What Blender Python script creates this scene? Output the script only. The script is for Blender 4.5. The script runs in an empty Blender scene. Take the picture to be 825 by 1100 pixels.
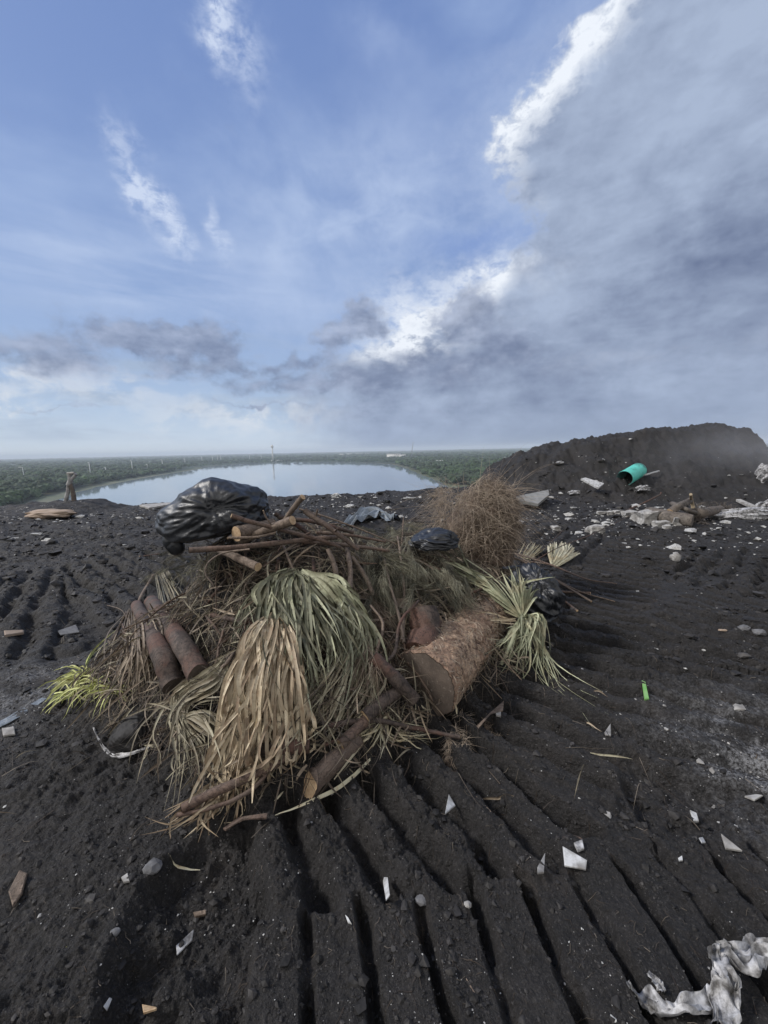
import bpy, math, random
import numpy as np
from mathutils import Vector, Matrix
R_ = math.radians
SC = bpy.context.scene
random.seed(7); RNG = np.random.RandomState(11)

# ------------------------------------------------------------------ camera
PITCH, ROLL, FPX, CAMH = R_(9.2), R_(1.2), 413.0, 1.6
Fv = Vector((0, math.cos(PITCH), -math.sin(PITCH)))
R0 = Vector((1, 0, 0)); U0 = Vector((0, math.sin(PITCH), math.cos(PITCH)))
Uv = U0*math.cos(ROLL) + R0*math.sin(ROLL)
Rv = R0*math.cos(ROLL) - U0*math.sin(ROLL)
EYE = Vector((0, 0, CAMH))
def ray(px, py):
    return Fv + (px-412.5)/FPX*Rv + (550-py)/FPX*Uv
cam = bpy.data.cameras.new("camera"); cob = bpy.data.objects.new("camera", cam)
SC.collection.objects.link(cob); SC.camera = cob
m = Matrix((Rv, Uv, -Fv)).transposed().to_4x4(); m.translation = EYE
cob.matrix_world = m
cam.sensor_fit = 'VERTICAL'; cam.sensor_height = 36.0; cam.sensor_width = 27.0
cam.lens = 36.0*FPX/1100.0
cam.clip_start = 0.05; cam.clip_end = 60000

# ------------------------------------------------------------------ view, world, sun
SC.view_settings.view_transform = 'Standard'; SC.view_settings.look = 'None'
SC.view_settings.gamma = 1; SC.view_settings.exposure = 0.0; SC.view_settings.use_curve_mapping = False
try:
    SC.cycles.use_denoising = True; SC.cycles.denoiser = 'OPENIMAGEDENOISE'
    SC.cycles.max_bounces = 6; SC.cycles.volume_bounces = 1; SC.cycles.transparent_max_bounces = 12
except Exception: pass
SUN_EL, SUN_AZ = R_(40), R_(-88)      # azimuth from +Y towards +X
sun = bpy.data.lights.new("sun", 'SUN'); sun.energy = 2.9; sun.angle = R_(11); sun.color = (1, .96, .91)
so = bpy.data.objects.new("sun", sun); SC.collection.objects.link(so)
sd = Vector((math.sin(SUN_AZ)*math.cos(SUN_EL), math.cos(SUN_AZ)*math.cos(SUN_EL), math.sin(SUN_EL)))
so.rotation_euler = sd.to_track_quat('Z', 'Y').to_euler()

def lin(c):
    return tuple(((x/255.)/12.92 if x/255. <= .04045 else ((x/255.+.055)/1.055)**2.4) for x in c)

class V:                                  # tiny algebra over shader sockets
    def __init__(s, t, o): s.t, s.o = t, o
    def _m(s, op, b=None, c=None, clamp=False):
        n = s.t.nodes.new('ShaderNodeMath'); n.operation = op; n.use_clamp = clamp
        for i, x in enumerate((s, b, c)):
            if x is None: continue
            if isinstance(x, V): s.t.links.new(x.o, n.inputs[i])
            else: n.inputs[i].default_value = x
        return V(s.t, n.outputs[0])
    def __add__(s, b): return s._m('ADD', b)
    __radd__ = __add__
    def __sub__(s, b): return s._m('SUBTRACT', b)
    def __rsub__(s, b): return (s*-1) + b
    def __mul__(s, b): return s._m('MULTIPLY', b)
    __rmul__ = __mul__
    def __truediv__(s, b): return s._m('DIVIDE', b)
    def __pow__(s, b): return s._m('POWER', b)
    def clamp(s): return s._m('ADD', 0.0, clamp=True)
    def max(s, b): return s._m('MAXIMUM', b)
    def min(s, b): return s._m('MINIMUM', b)
    def exp(s): return s._m('EXPONENT')
    def abs(s): return s._m('ABSOLUTE')
    def sqrt(s): return s._m('SQRT')
    def gt(s, b): return s._m('GREATER_THAN', b)
    def step(s, a, b, lo=0., hi=1.):
        n = s.t.nodes.new('ShaderNodeMapRange'); n.interpolation_type = 'SMOOTHSTEP'
        s.t.links.new(s.o, n.inputs['Value'])
        for k, x in (('From Min', a), ('From Max', b), ('To Min', lo), ('To Max', hi)): n.inputs[k].default_value = x
        return V(s.t, n.outputs[0])
def comb(t, x, y, z=0.):
    n = t.nodes.new('ShaderNodeCombineXYZ')
    for i, a in enumerate((x, y, z)):
        if isinstance(a, V): t.links.new(a.o, n.inputs[i])
        else: n.inputs[i].default_value = a
    return n.outputs[0]
def sep(t, o):
    n = t.nodes.new('ShaderNodeSeparateXYZ'); t.links.new(o, n.inputs[0])
    return [V(t, n.outputs[i]) for i in range(3)]
def noise(t, vec, scale, detail=4, rough=.55, dist=0., out='Fac'):
    n = t.nodes.new('ShaderNodeTexNoise')
    if vec is not None: t.links.new(vec, n.inputs['Vector'])
    n.inputs['Scale'].default_value = scale; n.inputs['Detail'].default_value = detail
    n.inputs['Roughness'].default_value = rough; n.inputs['Distortion'].default_value = dist
    return V(t, n.outputs[out])
def mixc(t, f, a, b):
    n = t.nodes.new('ShaderNodeMix'); n.data_type = 'RGBA'; n.clamp_factor = True
    if isinstance(f, V): t.links.new(f.o, n.inputs[0])
    else: n.inputs[0].default_value = f
    for i, x in ((6, a), (7, b)):
        if isinstance(x, (tuple, list)): n.inputs[i].default_value = (*x[:3], 1)
        else: t.links.new(x, n.inputs[i])
    return n.outputs[2]

world = bpy.data.worlds.new("World"); SC.world = world; world.use_nodes = True
T = world.node_tree; T.nodes.clear()
tc = T.nodes.new('ShaderNodeTexCoord')
dx, dy, dz = sep(T, tc.outputs['Generated'])
az = dx._m('ARCTAN2', dy)*57.29578
el = dz._m('ARCSINE')*57.29578
def azel(px, py):
    d = ray(px, py).normalized(); return math.degrees(math.atan2(d.x, d.y)), math.degrees(math.asin(d.z))
sky = T.nodes.new('ShaderNodeTexSky'); sky.sky_type = 'NISHITA'; sky.sun_disc = False
sky.sun_elevation = SUN_EL; sky.sun_rotation = SUN_AZ; sky.altitude = 40
sky.air_density = 1.0; sky.dust_density = 1.2; sky.ozone_density = 2.0
SKYS = 0.10
vm = T.nodes.new('ShaderNodeVectorMath'); vm.operation = 'SCALE'; vm.inputs['Scale'].default_value = SKYS*.8
T.links.new(sky.outputs[0], vm.inputs[0])
dv = tc.outputs['Generated']
ds = comb(T, dx, dy, dz*1.7)                       # stretched along the horizon
dsf = comb(T, dx, dy, dz*6.)
def off(o, k):
    n = T.nodes.new('ShaderNodeVectorMath'); n.operation = 'ADD'; n.inputs[1].default_value = (k, k*1.7, -k); T.links.new(o, n.inputs[0]); return n.outputs[0]
w1 = noise(T, dv, 6., 3, .55); w2 = noise(T, dv, 26., 5, .6)
w3 = noise(T, off(dv, 5.3), 7., 3, .55); w4 = noise(T, off(dv, 9.1), 24., 5, .6)
azw = az + (w1-.5)*9. + (w2-.5)*4.2
elv = el + (w3-.5)*6. + (w4-.5)*3.4
fine = noise(T, ds, 30., 9, .66, .25)
mid = noise(T, ds, 11., 8, .6, .3)
low = noise(T, ds, 3.2, 7, .55, .3)
emb = (noise(T, ds, 8., 6, .55, .3) - noise(T, off(ds, .022), 8., 6, .55, .3))*3.2 + (noise(T, ds, 20., 5, .55, .2) - noise(T, off(ds, .010), 20., 5, .55, .2))*1.5
str_ = noise(T, dsf, 3.4, 7, .58, .4)
def blob(px, py, rx, ry, a=azw, e=elv, amp=1.):
    A, E = azel(px, py)
    ra = abs(azel(px+rx, py)[0]-azel(px-rx, py)[0])/2; re = abs(azel(px, py-ry)[1]-azel(px, py+ry)[1])/2
    p = (a-A)/ra; q = (e-E)/re
    return ((p*p+q*q)*-1.).exp()*amp
def streak(p0, p1, wd, a=azw, e=elv):               # distance to a segment on the cloud map
    A0, E0 = azel(*p0); A1, E1 = azel(*p1)
    bx, by = A1-A0, E1-E0; L = bx*bx+by*by
    h = (((a-A0)*bx + (e-E0)*by)/L).clamp()
    ux = a-A0-h*bx; uy = e-E0-h*by
    return ((ux*ux+uy*uy)*(-1./(wd*wd))).exp()
def curve(x, pts, x0, x1, y0, y1):
    n = T.nodes.new('ShaderNodeFloatCurve'); c = n.mapping.curves[0]
    pts = sorted(((p[0]-x0)/(x1-x0), (p[1]-y0)/(y1-y0)) for p in pts)
    while len(c.points) < len(pts): c.points.new(.5, .5)
    for q, p in zip(c.points, pts): q.location = p
    n.mapping.update()
    T.links.new(((x-x0)/(x1-x0)).o, n.inputs['Value'])
    return V(T, n.outputs[0])*(y1-y0)+y0
def ecurve(pts, x=el):                              # picture points -> azimuth as function of elevation
    q = [azel(*p)[::-1] for p in pts]; q = [(min(max(e, 0), 89), a) for e, a in q]
    return curve(x, q, 0., 90., -60., 60.)
# clear sky with whitening towards the horizon
col = vm.outputs[0]
col = mixc(T, .62, col, lin((124, 154, 220)))
col = mixc(T, (el*(-1/15.)).exp()*.85*(el+1.).step(-2, 1), col, lin((180, 207, 234)))
col = mixc(T, (el*(-1/4.5)).exp()*.9, col, lin((218, 227, 234)))
# thin veils
veil = (low.step(.36, .76)*.62*el.step(6, 22)).clamp()
col = mixc(T, veil, col, lin((168, 190, 228)))
vb = blob(400, 240, 150, 85)*mid.step(.2, .85)*.85 + blob(150, 300, 220, 50)*str_.step(.25, .75)*.95 + blob(300, 290, 60, 60)*.4 + blob(430, 190, 80, 60)*.3
col = mixc(T, vb.clamp(), col, lin((184, 202, 234)))
col = mixc(T, (blob(515, 262, 60, 18)*.55).clamp(), col, lin((110, 142, 205)))
cb = blob(420, 45, 34, 30)*.55*mid.step(.2, .6) + blob(460, 130, 60, 60)*.3
col = mixc(T, cb.clamp(), col, lin((160, 180, 220)))
# small white wisps
wisp = (streak((112, 135), (146, 205), 1.3)*.7 + streak((146, 205), (184, 248), 1.7) + streak((234, -6), (232, 30), 1.3)*.85
        + streak((238, 30), (272, 62), 2.1)*.62 + streak((236, 240), (250, 265), 1.1)*.75)
wisp = (wisp*fine.step(.30, .66)).clamp()
col = mixc(T, wisp*.85, col, lin((212, 224, 246)))
# low bands of cloud at left
band = (str_.step(.46, .70)*el.step(.3, 3)*el.step(18, 8))*.75
col = mixc(T, band.clamp()*azw.step(25, -5), col, lin((168, 184, 206)))
whitelow = (blob(0, 436, 34, 12)*1.2+blob(310, 450, 150, 15)*.9+blob(0, 405, 50, 10)*.7+blob(100, 420, 100, 14)*.6)*mid.step(.42, .58)
col = mixc(T, whitelow.clamp()*.8, col, lin((228, 232, 238)))
# the great grey cloud on the right with its lit edge
edge = ecurve([(715, -80), (650, 0), (604, 30), (578, 80), (548, 130), (541, 180), (553, 215), (572, 245), (562, 275), (530, 300), (480, 322), (440, 345), (410, 366), (365, 385), (330, 412), (330, 440), (340, 475)])
rimr = ecurve([(760, -80), (712, 0), (664, 60), (620, 120), (596, 170), (588, 215), (590, 245), (600, 275), (580, 305), (545, 330), (510, 350), (470, 372), (420, 388), (380, 402), (340, 418), (330, 445), (330, 478)])
soft = curve(el, [(0, 9), (5, 8), (10, 4.5), (16, 2.2), (22, 1.6), (26, 1.4), (34, 1.5), (45, 2.2), (90, 2.8)], 0., 90., 0., 10.)
dEdge = (azw + (fine-.5)*5. + (mid-.5)*4. - edge)/soft
big = dEdge.step(-.9, 1.2)
shade = (low.step(.3, .7)*.40 + emb*.24 + (w2-.5)*.25 + (mid-.42)*.55 + (str_-.5)*.6 + blob(800, 245, 80, 50)*.5 + blob(690, 205, 50, 22)*.25 + blob(470, 398, 200, 26)*.42
         + blob(700, 330, 220, 36)*.2 - blob(720, 90, 160, 130)*.28 - blob(620, 335, 60, 40)*.2 + (dEdge-2.)*.0).clamp()
bigc = mixc(T, shade, lin((170, 185, 211)), lin((108, 122, 153)))
bigc = mixc(T, (el*(-1/3.5)).exp()*.75, bigc, lin((140, 157, 184)))
fr_ = dEdge.step(-7., 0.)*(fine*.6+mid*.6-.15).clamp()*el.step(8, 16)*.55
col = mixc(T, fr_.clamp(), col, lin((196, 210, 236)))
col = mixc(T, big, col, bigc)
rim_el = curve(el, [(0, 0), (7, .0), (12, .25), (16, .6), (22, .85), (26, .9), (29, .55), (34, .95), (50, 1.), (70, .9), (90, .8)], 0., 90., 0., 1.)
inner = (azw+(mid-.5)*12.+(fine-.5)*9.-rimr).step(-1., -6.5)
rim = big*inner*rim_el*(fine.step(.36, .60)*.55+mid.step(.38, .58)*.65+.12)
patch = (blob(455, 345, 60, 30)*.85 + blob(520, 302, 50, 18)*.8 + blob(430, 368, 46, 14)*.6)*(fine*.6+mid*.4).step(.36, .60)
col = mixc(T, (rim+patch).clamp(), col, lin((240, 246, 255)))
# dark cumulus in front
dk = (blob(45, 384, 70, 22)*1.15 + blob(140, 360, 60, 20)*1.3 + blob(225, 374, 50, 20)*1.25 + blob(185, 398, 60, 12)*.5 + blob(390, 347, 22, 17)*1.3
      + blob(354, 362, 18, 20)*.9 + blob(315, 392, 36, 9)*.9 + blob(495, 342, 34, 22)*1.5 + blob(540, 372, 40, 24)*.6 + blob(470, 395, 110, 20)*.62 + blob(330, 414, 100, 12)*.85
      + blob(270, 437, 60, 3)*.8 + blob(60, 440, 80, 4)*.6 + blob(420, 440, 90, 16)*.45)
dkm = (dk*.85 + (mid-.5)*1.4 + (fine-.5)*.7).step(.20, .90)
dkc = mixc(T, (emb*-.6+(mid-.5)*.8+.42 - (w4-.5)*.6).clamp(), lin((114, 128, 158)), lin((172, 184, 210)))
col = mixc(T, dkm*.86, col, dkc)
sil = (blob(110, 408, 110, 12)*.8+blob(640, 385, 200, 12)*.4)*mid.step(.42, .65)
col = mixc(T, sil.clamp()*.6, col, lin((196, 204, 222)))
# unseen bright overcast behind the photographer, added to the sky as neutral fill
back_fill = mixc(T, low.step(.3, .7), (1.0, .97, .94), (.66, .65, .65))
col = mixc(T, az.abs().step(72, 125)*el.step(-4, 6), col, back_fill)
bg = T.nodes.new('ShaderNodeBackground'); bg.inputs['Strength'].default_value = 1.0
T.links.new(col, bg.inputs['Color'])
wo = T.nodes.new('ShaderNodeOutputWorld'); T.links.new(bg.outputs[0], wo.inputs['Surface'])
world.cycles.sampling_method = 'MANUAL'; world.cycles.sample_map_resolution = 512

# ------------------------------------------------------------------ mesh helpers
class MB:
    def __init__(s): s.v = []; s.f = []; s.n = 0; s.uv = []; s.mi = []; s.at = []
    def add(s, v, f, mi=0, at=0.):
        v = np.asarray(v, float).reshape(-1, 3); f = np.asarray(f, int)
        s.v.append(v); s.f.append(f + s.n); s.n += len(v); s.mi.append(np.full(len(f), mi)); s.at.append(np.broadcast_to(np.asarray(at, float), (len(v),)))
    def build(s, name, mats, parent=None, smooth=True):
        me = bpy.data.meshes.new(name)
        V_ = np.concatenate(s.v); me.vertices.add(len(V_)); me.vertices.foreach_set('co', V_.ravel())
        loops = np.concatenate([f.ravel() for f in s.f]); sizes = np.concatenate([np.full(len(f), f.shape[1]) for f in s.f])
        me.loops.add(len(loops)); me.loops.foreach_set('vertex_index', loops.astype(np.int32))
        me.polygons.add(len(sizes)); st = np.concatenate([[0], np.cumsum(sizes)[:-1]])
        me.polygons.foreach_set('loop_start', st.astype(np.int32)); me.polygons.foreach_set('loop_total', sizes.astype(np.int32))
        me.polygons.foreach_set('material_index', np.concatenate(s.mi).astype(np.int32))
        me.polygons.foreach_set('use_smooth', np.full(len(sizes), smooth))
        at = me.attributes.new('tone', 'FLOAT', 'POINT'); at.data.foreach_set('value', np.concatenate(s.at))
        me.update(calc_edges=True); me.validate()
        if not isinstance(mats, (list, tuple)): mats = [mats]
        for m_ in mats: me.materials.append(m_)
        o = bpy.data.objects.new(name, me); SC.collection.objects.link(o)
        if parent is not None: o.parent = parent; o.matrix_parent_inverse = parent.matrix_world.inverted()
        return o
def tag(o, label=None, cat=None, group=None, kind=None):
    for k, x in (('label', label), ('category', cat), ('group', group), ('kind', kind)):
        if x: o[k] = x
    return o
def empty(name, loc, label, cat, group=None):
    o = bpy.data.objects.new(name, None); SC.collection.objects.link(o); o.location = loc; o.empty_display_size = .1
    o.matrix_world = Matrix.Translation(loc)
    return tag(o, label, cat, group)
def recenter(o):                                   # origin of a one-mesh thing to its base centre
    me = o.data; n = len(me.vertices); a = np.empty(n*3); me.vertices.foreach_get('co', a); a = a.reshape(-1, 3)
    c = a.mean(0); c[2] = a[:, 2].min(); me.vertices.foreach_set('co', (a-c).ravel()); me.update(); o.location = c
    return o

def _h(i, j, s):
    n = (i.astype(np.int64)*374761393 + j.astype(np.int64)*668265263 + s*1442695041) & 0xffffffff
    n = ((n ^ (n >> 13))*1274126177) & 0xffffffff
    return ((n ^ (n >> 16)) & 0xffff)/65535.
def pn(x, y, s=0):
    xi = np.floor(x); yi = np.floor(y); fx = x-xi; fy = y-yi; xi = xi.astype(np.int64); yi = yi.astype(np.int64)
    u = fx*fx*fx*(fx*(fx*6-15)+10); v = fy*fy*fy*(fy*(fy*6-15)+10)
    def g(a, b):
        t = _h(xi+a, yi+b, s)*2*np.pi; return np.cos(t)*(fx-a)+np.sin(t)*(fy-b)
    return 1.5*((g(0, 0)*(1-u)+g(1, 0)*u)*(1-v)+(g(0, 1)*(1-u)+g(1, 1)*u)*v)
def fbm(x, y, sc, o=4, s=0, g=.5):
    r = 0.; a = 1.; t = 0.
    for k in range(o):
        r = r + a*pn(x/sc*2**k, y/sc*2**k, s+k*17); t += a; a *= g
    return r/t
def sm(x, a, b):
    t = np.clip((x-a)/(b-a), 0, 1); return t*t*(3-2*t)

# ------------------------------------------------------------------ terrain heights
def at_depth(px, py, Y):
    d = ray(px, py); return EYE + d*(Y/d.y)
EDGE = [at_depth(px, py, 12.8) for px, py in ((-60, 549), (0, 546), (60, 540), (100, 537), (140, 544), (180, 540), (240, 541), (300, 536), (350, 533), (400, 530), (480, 525), (540, 521))]
CREST = [at_depth(px, py, 12.6) for px, py in ((520, 524), (552, 506), (576, 495), (600, 487), (622, 482), (636, 476), (648, 475), (662, 474), (690, 469), (730, 464), (770, 459), (806, 455), (815, 458), (821, 482), (840, 520))]
EX = np.array([p.x for p in EDGE]); EZ = np.array([p.z for p in EDGE])
CX = np.array([p.x for p in CREST])*.935; CZ = np.array([p.z for p in CREST])
LOW = -40.
def track_field(x, y, path, width, period, ang0=None, depth=.045, seed=0):
    """cleated track print along a path: grooves across the travel direction"""
    best = np.full(x.shape, 1e9); S = np.zeros(x.shape); L = np.zeros(x.shape); s0 = 0.
    for (ax, ay), (bx, by) in zip(path[:-1], path[1:]):
        ux, uy = bx-ax, by-ay; l = math.hypot(ux, uy); ux /= l; uy /= l
        s = (x-ax)*ux+(y-ay)*uy; sc_ = np.clip(s, 0, l); d = np.hypot(x-ax-sc_*ux, y-ay-sc_*uy)
        lat = -(x-ax)*uy+(y-ay)*ux
        k = d < best; best = np.where(k, d, best); S = np.where(k, s0+sc_, S); L = np.where(k, lat, L); s0 += l
    return best, S, L
P1 = [(-.42, .72), (.2, .83), (1.0, .93), (2.2, 1.12)]
P2 = [(-.45, 1.10), (-.15, 1.28), (.16, 1.50), (.60, 1.78), (.98, 2.2), (1.45, 2.85), (2.15, 3.8), (3.1, 4.9), (4.4, 6.2), (6, 7.6)]
P5 = [(1.6, 1.5), (2.3, 2.6), (3.6, 3.6), (5.4, 4.4), (8, 5.2)]
P3 = [(-6.5, 2.2), (-5., 3.2), (-3.6, 4.2), (-2.6, 5.4), (-2.2, 7.5)]
P4 = [(.6, 7.4), (2.4, 6.6), (4.2, 5.2), (5.6, 3.6)]
def pads(x, y, path, width, period, depth, seed, duty=.62, warp=.02, wmin=.12):
    xw = x+fbm(x, y, .5, 2, seed)*warp*1.6+fbm(x, y, .09, 3, seed+7)*.015; yw = y+fbm(x, y, .5, 2, seed+3)*warp*1.6+fbm(x, y, .08, 3, seed+9)*.015
    d, S, L = track_field(xw, yw, path, width, period)
    ph = (S/period) % 1.; tri = np.abs(ph-.5)*2
    cell = np.floor(S/period)
    hz = _h(cell.astype(np.int64), np.full(cell.shape, 3, np.int64), seed)
    groove = sm(tri, duty, 1.0) ** .8                     # 1 in the groove
    win = 1-sm(d, width*.5*(.86+.2*hz), width*.5*1.12+.03*hz)
    wear = wmin+(1-wmin)*sm(fbm(x, y, .26, 3, seed+20), -.34, .16)
    h = (-groove*depth*wear + (1-groove)*depth*.28*(.5+wear*.5) + (hz-.5)*.016)
    berm = np.exp(-((d-width*.55)/.07)**2)*.012
    return h*win + berm, win
def heap(x, y):
    def c(cx, cy, rx, ry, h, p=1.3):
        q = np.sqrt(((x-cx)/rx)**2+((y-cy)/ry)**2); return h*np.clip(1-q**p, 0, None)
    a = c(-.62, 3.05, 1.25, 1.5, .93); b = c(.25, 3.35, 1.0, 1.2, .70); d = c(.55, 4.0, 1.0, 1.0, .60); e = np.maximum(c(-1.35, 2.75, .8, .8, .50), c(-1.12, 3.0, .62, .7, .84, 1.8)); g = c(-.55, 2.1, .6, .55, .34, 1.6)
    k = 14.
    r = np.log(np.exp(k*a)+np.exp(k*b)+np.exp(k*d)+np.exp(k*e)+np.exp(k*g)-4+1e-9)/k
    return r + sm(r, .06, .35)*(fbm(x, y, .34, 3, 501)*.15+fbm(x, y, .12, 2, 505)*.035)
def macro(x, y):
    r = np.hypot(x, y)
    h = fbm(x, y, 3.0, 3, 5)*.07*sm(r, 1.2, 4) + fbm(x, y, .8, 2, 8)*.03*sm(r, 1, 2.5)
    ez = np.interp(x, EX, EZ)
    h = h + ez*sm(y, 7.5, 12.6)*(y > 0)
    h = h + sm(y, 11, 12.8)*(fbm(x, y, .9, 4, 33)*.10)*(x < 3.5)
    # mound on the right
    yf = np.interp(x, [2.5, 4, 6, 12, 14], [12., 10.8, 9.3, 9.0, 9.0]); cz = np.interp(x, CX, CZ) + fbm(x, y*.0+3, .7, 4, 61)*.09*sm(x, 3.4, 5)
    t = np.clip((y-yf)/(12.6-yf), 0, 1); t = np.where(x > 6, np.clip(t*1.12, 0, 1), t); back = 1-sm(y, 14.5, 19)
    mz = cz*(t**1.15)*(.97+.06*fbm(x, y, .8, 3, 70)) + (fbm(x, y, .7, 4, 71)*.26 + np.abs(fbm(x, y, .3, 3, 72))*.18)*sm(t, .0, .25)
    k = sm(x, 2.2, 4.0)*(y > 5)
    h = np.where(k > 0, np.maximum(h, h*(1-k)+k*(mz*back+0*h)), h)
    # fall of the landfill flank
    ye = 13.0+fbm(x, x*.0+1.7, 2.3, 3, 90)*.5 + 4.5*sm(x, 3.2, 5)
    out = np.maximum.reduce([y-ye, np.abs(x)-60, -y-60, (x-12.6)*(y > 6)*1.0-np.clip(10-y, 0, 9)])
    s = np.clip(out, 0, None)
    drop = np.where(s > 0, -(s**1.25)*.42/(1+s*.004), 0)
    drop = np.where(s > 0, np.maximum(drop, LOW-h), 0)
    return h + np.where(s > 0, drop, 0), sm(s, 0, .5)
def ground_h(x, y, fine=True):
    x = np.asarray(x, float); y = np.asarray(y, float)
    h, far = macro(x, y)
    r = np.hypot(x, y)
    h = h + heap(x, y)
    nm = (r < 30)
    k1, w1_ = pads(x, y, P1, .64, .192, .080, 101, .68)
    k2, w2_ = pads(x, y, P2, .90, .200, .105, 202, .34, .035, .45)
    k3, w3_ = pads(x, y, P3, 3.0, .25, .085, 303, .30, .05, .3)
    k4, w4_ = pads(x, y, P4, 2.2, .24, .085, 404, .30, .05, .4)
    w2_ = w2_*(1-w1_); k5, w5_ = pads(x, y, P5, .9, .21, .080, 606, .35, .05, .4)
    tr = k1 + k2*(1-w1_) + k5*.9*(1-w1_)*(1-w2_) + k3*.9*(1-w1_)*(1-w2_) + k4*.8*(1-w1_)*(1-w2_)
    flat = np.clip(w1_+w2_*.6, 0, 1)
    edgek = (1-sm(heap(x, y), .02, .12))
    h = h + tr*edgek*(1-far)
    if fine:
        n1 = fbm(x, y, .30, 3, 7); n2 = fbm(x, y, .075, 3, 9, .6); n3 = fbm(x, y, .022, 3, 19, .6)
        lump = np.abs(fbm(x, y, .14, 3, 77))
        rough = (1-.52*flat)
        patch = sm(fbm(x, y, 1.1, 2, 55), -.3, .4)
        h = h + (1-far)*(n1*.034*rough + n2*.032*(rough*.75+.25)*(.4+.8*patch) + lump*.05*rough*patch + np.abs(n3)*.026*(.35+.8*patch)*(rough*.6+.4))
        if np.any(far > 0): h = h + far*fbm(x, y, 3., 3, 99)*.25*(1-sm(r, 60, 200))
        h = h + (1-far)*sm(r, 3.5, 8)*(fbm(x, y, .22, 4, 111)*.04+np.abs(fbm(x, y, .35, 3, 113))*.05)
    return h
_T = np.concatenate([np.arange(.5, 3, .004), np.arange(3, 30, .02)])
def S(px, py, up=0.):
    """point where the sight line of a picture point meets the ground or heap, lifted by up"""
    d = ray(px, py); X = d.x*_T; Y = d.y*_T; Z = CAMH+d.z*_T
    g = ground_h(X, Y, False)+up
    k = np.argmax(Z < g)
    if not (Z[k] < g[k]): k = len(_T)-1
    return Vector((X[k], Y[k], Z[k]))
def Zg(x, y): return float(ground_h(np.array([x]), np.array([y]), True)[0])

# ------------------------------------------------------------------ materials
def new_mat(name):
    m_ = bpy.data.materials.new(name); m_.use_nodes = True; t = m_.node_tree
    b = t.nodes['Principled BSDF']; return m_, t, b
def setc(t, sock, c):
    if isinstance(c, (tuple, list)): sock.default_value = (*c[:3], 1)
    else: t.links.new(c, sock)
def bump(t, b, h, strength=.5, dist=.01):
    n = t.nodes.new('ShaderNodeBump'); n.inputs['Strength'].default_value = strength; n.inputs['Distance'].default_value = dist
    t.links.new(h.o, n.inputs['Height']); t.links.new(n.outputs[0], b.inputs['Normal'])
def objc(t, which='Object'):
    return t.nodes.new('ShaderNodeTexCoord').outputs[which]
def attr(t, name='tone'):
    n = t.nodes.new('ShaderNodeAttribute'); n.attribute_name = name; return V(t, n.outputs['Fac'])
def wpos(t):
    return t.nodes.new('ShaderNodeNewGeometry').outputs['Position']
def vor(t, vec, scale, out='Distance', feat='F1'):
    n = t.nodes.new('ShaderNodeTexVoronoi'); n.feature = feat; n.inputs['Scale'].default_value = scale
    t.links.new(vec, n.inputs['Vector']); return n.outputs[out]
def soil_color(t, P, specks=True):
    px_, py_, pz_ = sep(t, P)
    a = noise(t, P, 1.3, 4, .6); b_ = noise(t, P, 9, 5, .65); c_ = noise(t, P, 70, 4, .7)
    col = mixc(t, (a*.5+b_*.6-.05).step(.3, .75), (.0085, .0077, .0076), (.030, .0268, .0258))
    col = mixc(t, c_.step(.5, .72)*.8, col, (.060, .056, .054))
    col = mixc(t, noise(t, P, 190, 3, .7).step(.56, .72)*.55, col, (.12, .115, .11))
    col = mixc(t, noise(t, P, 28, 4, .7).step(.50, .36)*.75, col, (.009, .008, .008))
    col = mixc(t, noise(t, P, 2.6, 5, .6).step(.56, .72)*.35, col, (.045, .036, .029))
    if specks:
        def patch(cx, cy, r): return (((px_-cx)*(px_-cx)+(py_-cy)*(py_-cy))*(-1/(r*r))).exp()
        pk = noise(t, P, 5, 5, .7)
        ash = (patch(2.0, 1.75, .42)+patch(1.85, 1.45, .3)*.5+patch(-2.55, 2.45, .4)*.8)*pk.step(.38, .62)
        col = mixc(t, (ash*c_.step(.35, .62)).clamp()*.8, col, (.34, .345, .36))
        for sc, th, am in ((55, .12, .55), (130, .16, .5), (22, .075, .6)):
            v_ = V(t, vor(t, P, sc)); cc = sep(t, vor(t, P, sc, 'Color'))
            dens = (pk*.35+.72)
            sp = (th-v_).step(0, .06)*cc[0].gt(.91)*dens
            col = mixc(t, sp.clamp()*am, col, (.42, .41, .39))
    return col, b_, c_
M = {}
m_, t, b = new_mat('soil'); P = wpos(t)
col, nb, nc = soil_color(t, P)
x_, y_, z_ = sep(t, P)
fr = noise(t, P, .006, 6, .6); fr2 = noise(t, P, .05, 5, .65)
green = mixc(t, fr2.step(.35, .65), (.022, .042, .02), (.055, .085, .035))
green = mixc(t, fr.step(.58, .68)*.7, green, (.11, .11, .07))
shore = mixc(t, noise(t, P, .03, 4, .6).step(.3, .7), (.06, .085, .035), (.13, .125, .075))
green = mixc(t, attr(t, 'tone').clamp(), green, shore)
gl = (z_+8.).step(3, -10)
setc(t, b.inputs['Base Color'], mixc(t, gl, col, green))
b.inputs['Roughness'].default_value = .72; b.inputs['Specular IOR Level'].default_value = .45
bump(t, b, (nb*.5+nc*.45+noise(t, P, 260, 3, .7)*.25+(1-V(t, vor(t, P, 34)))*.30+(1-V(t, vor(t, P, 85)))*.16)*(1-gl), 1., .028)
M['soil'] = m_
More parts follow.
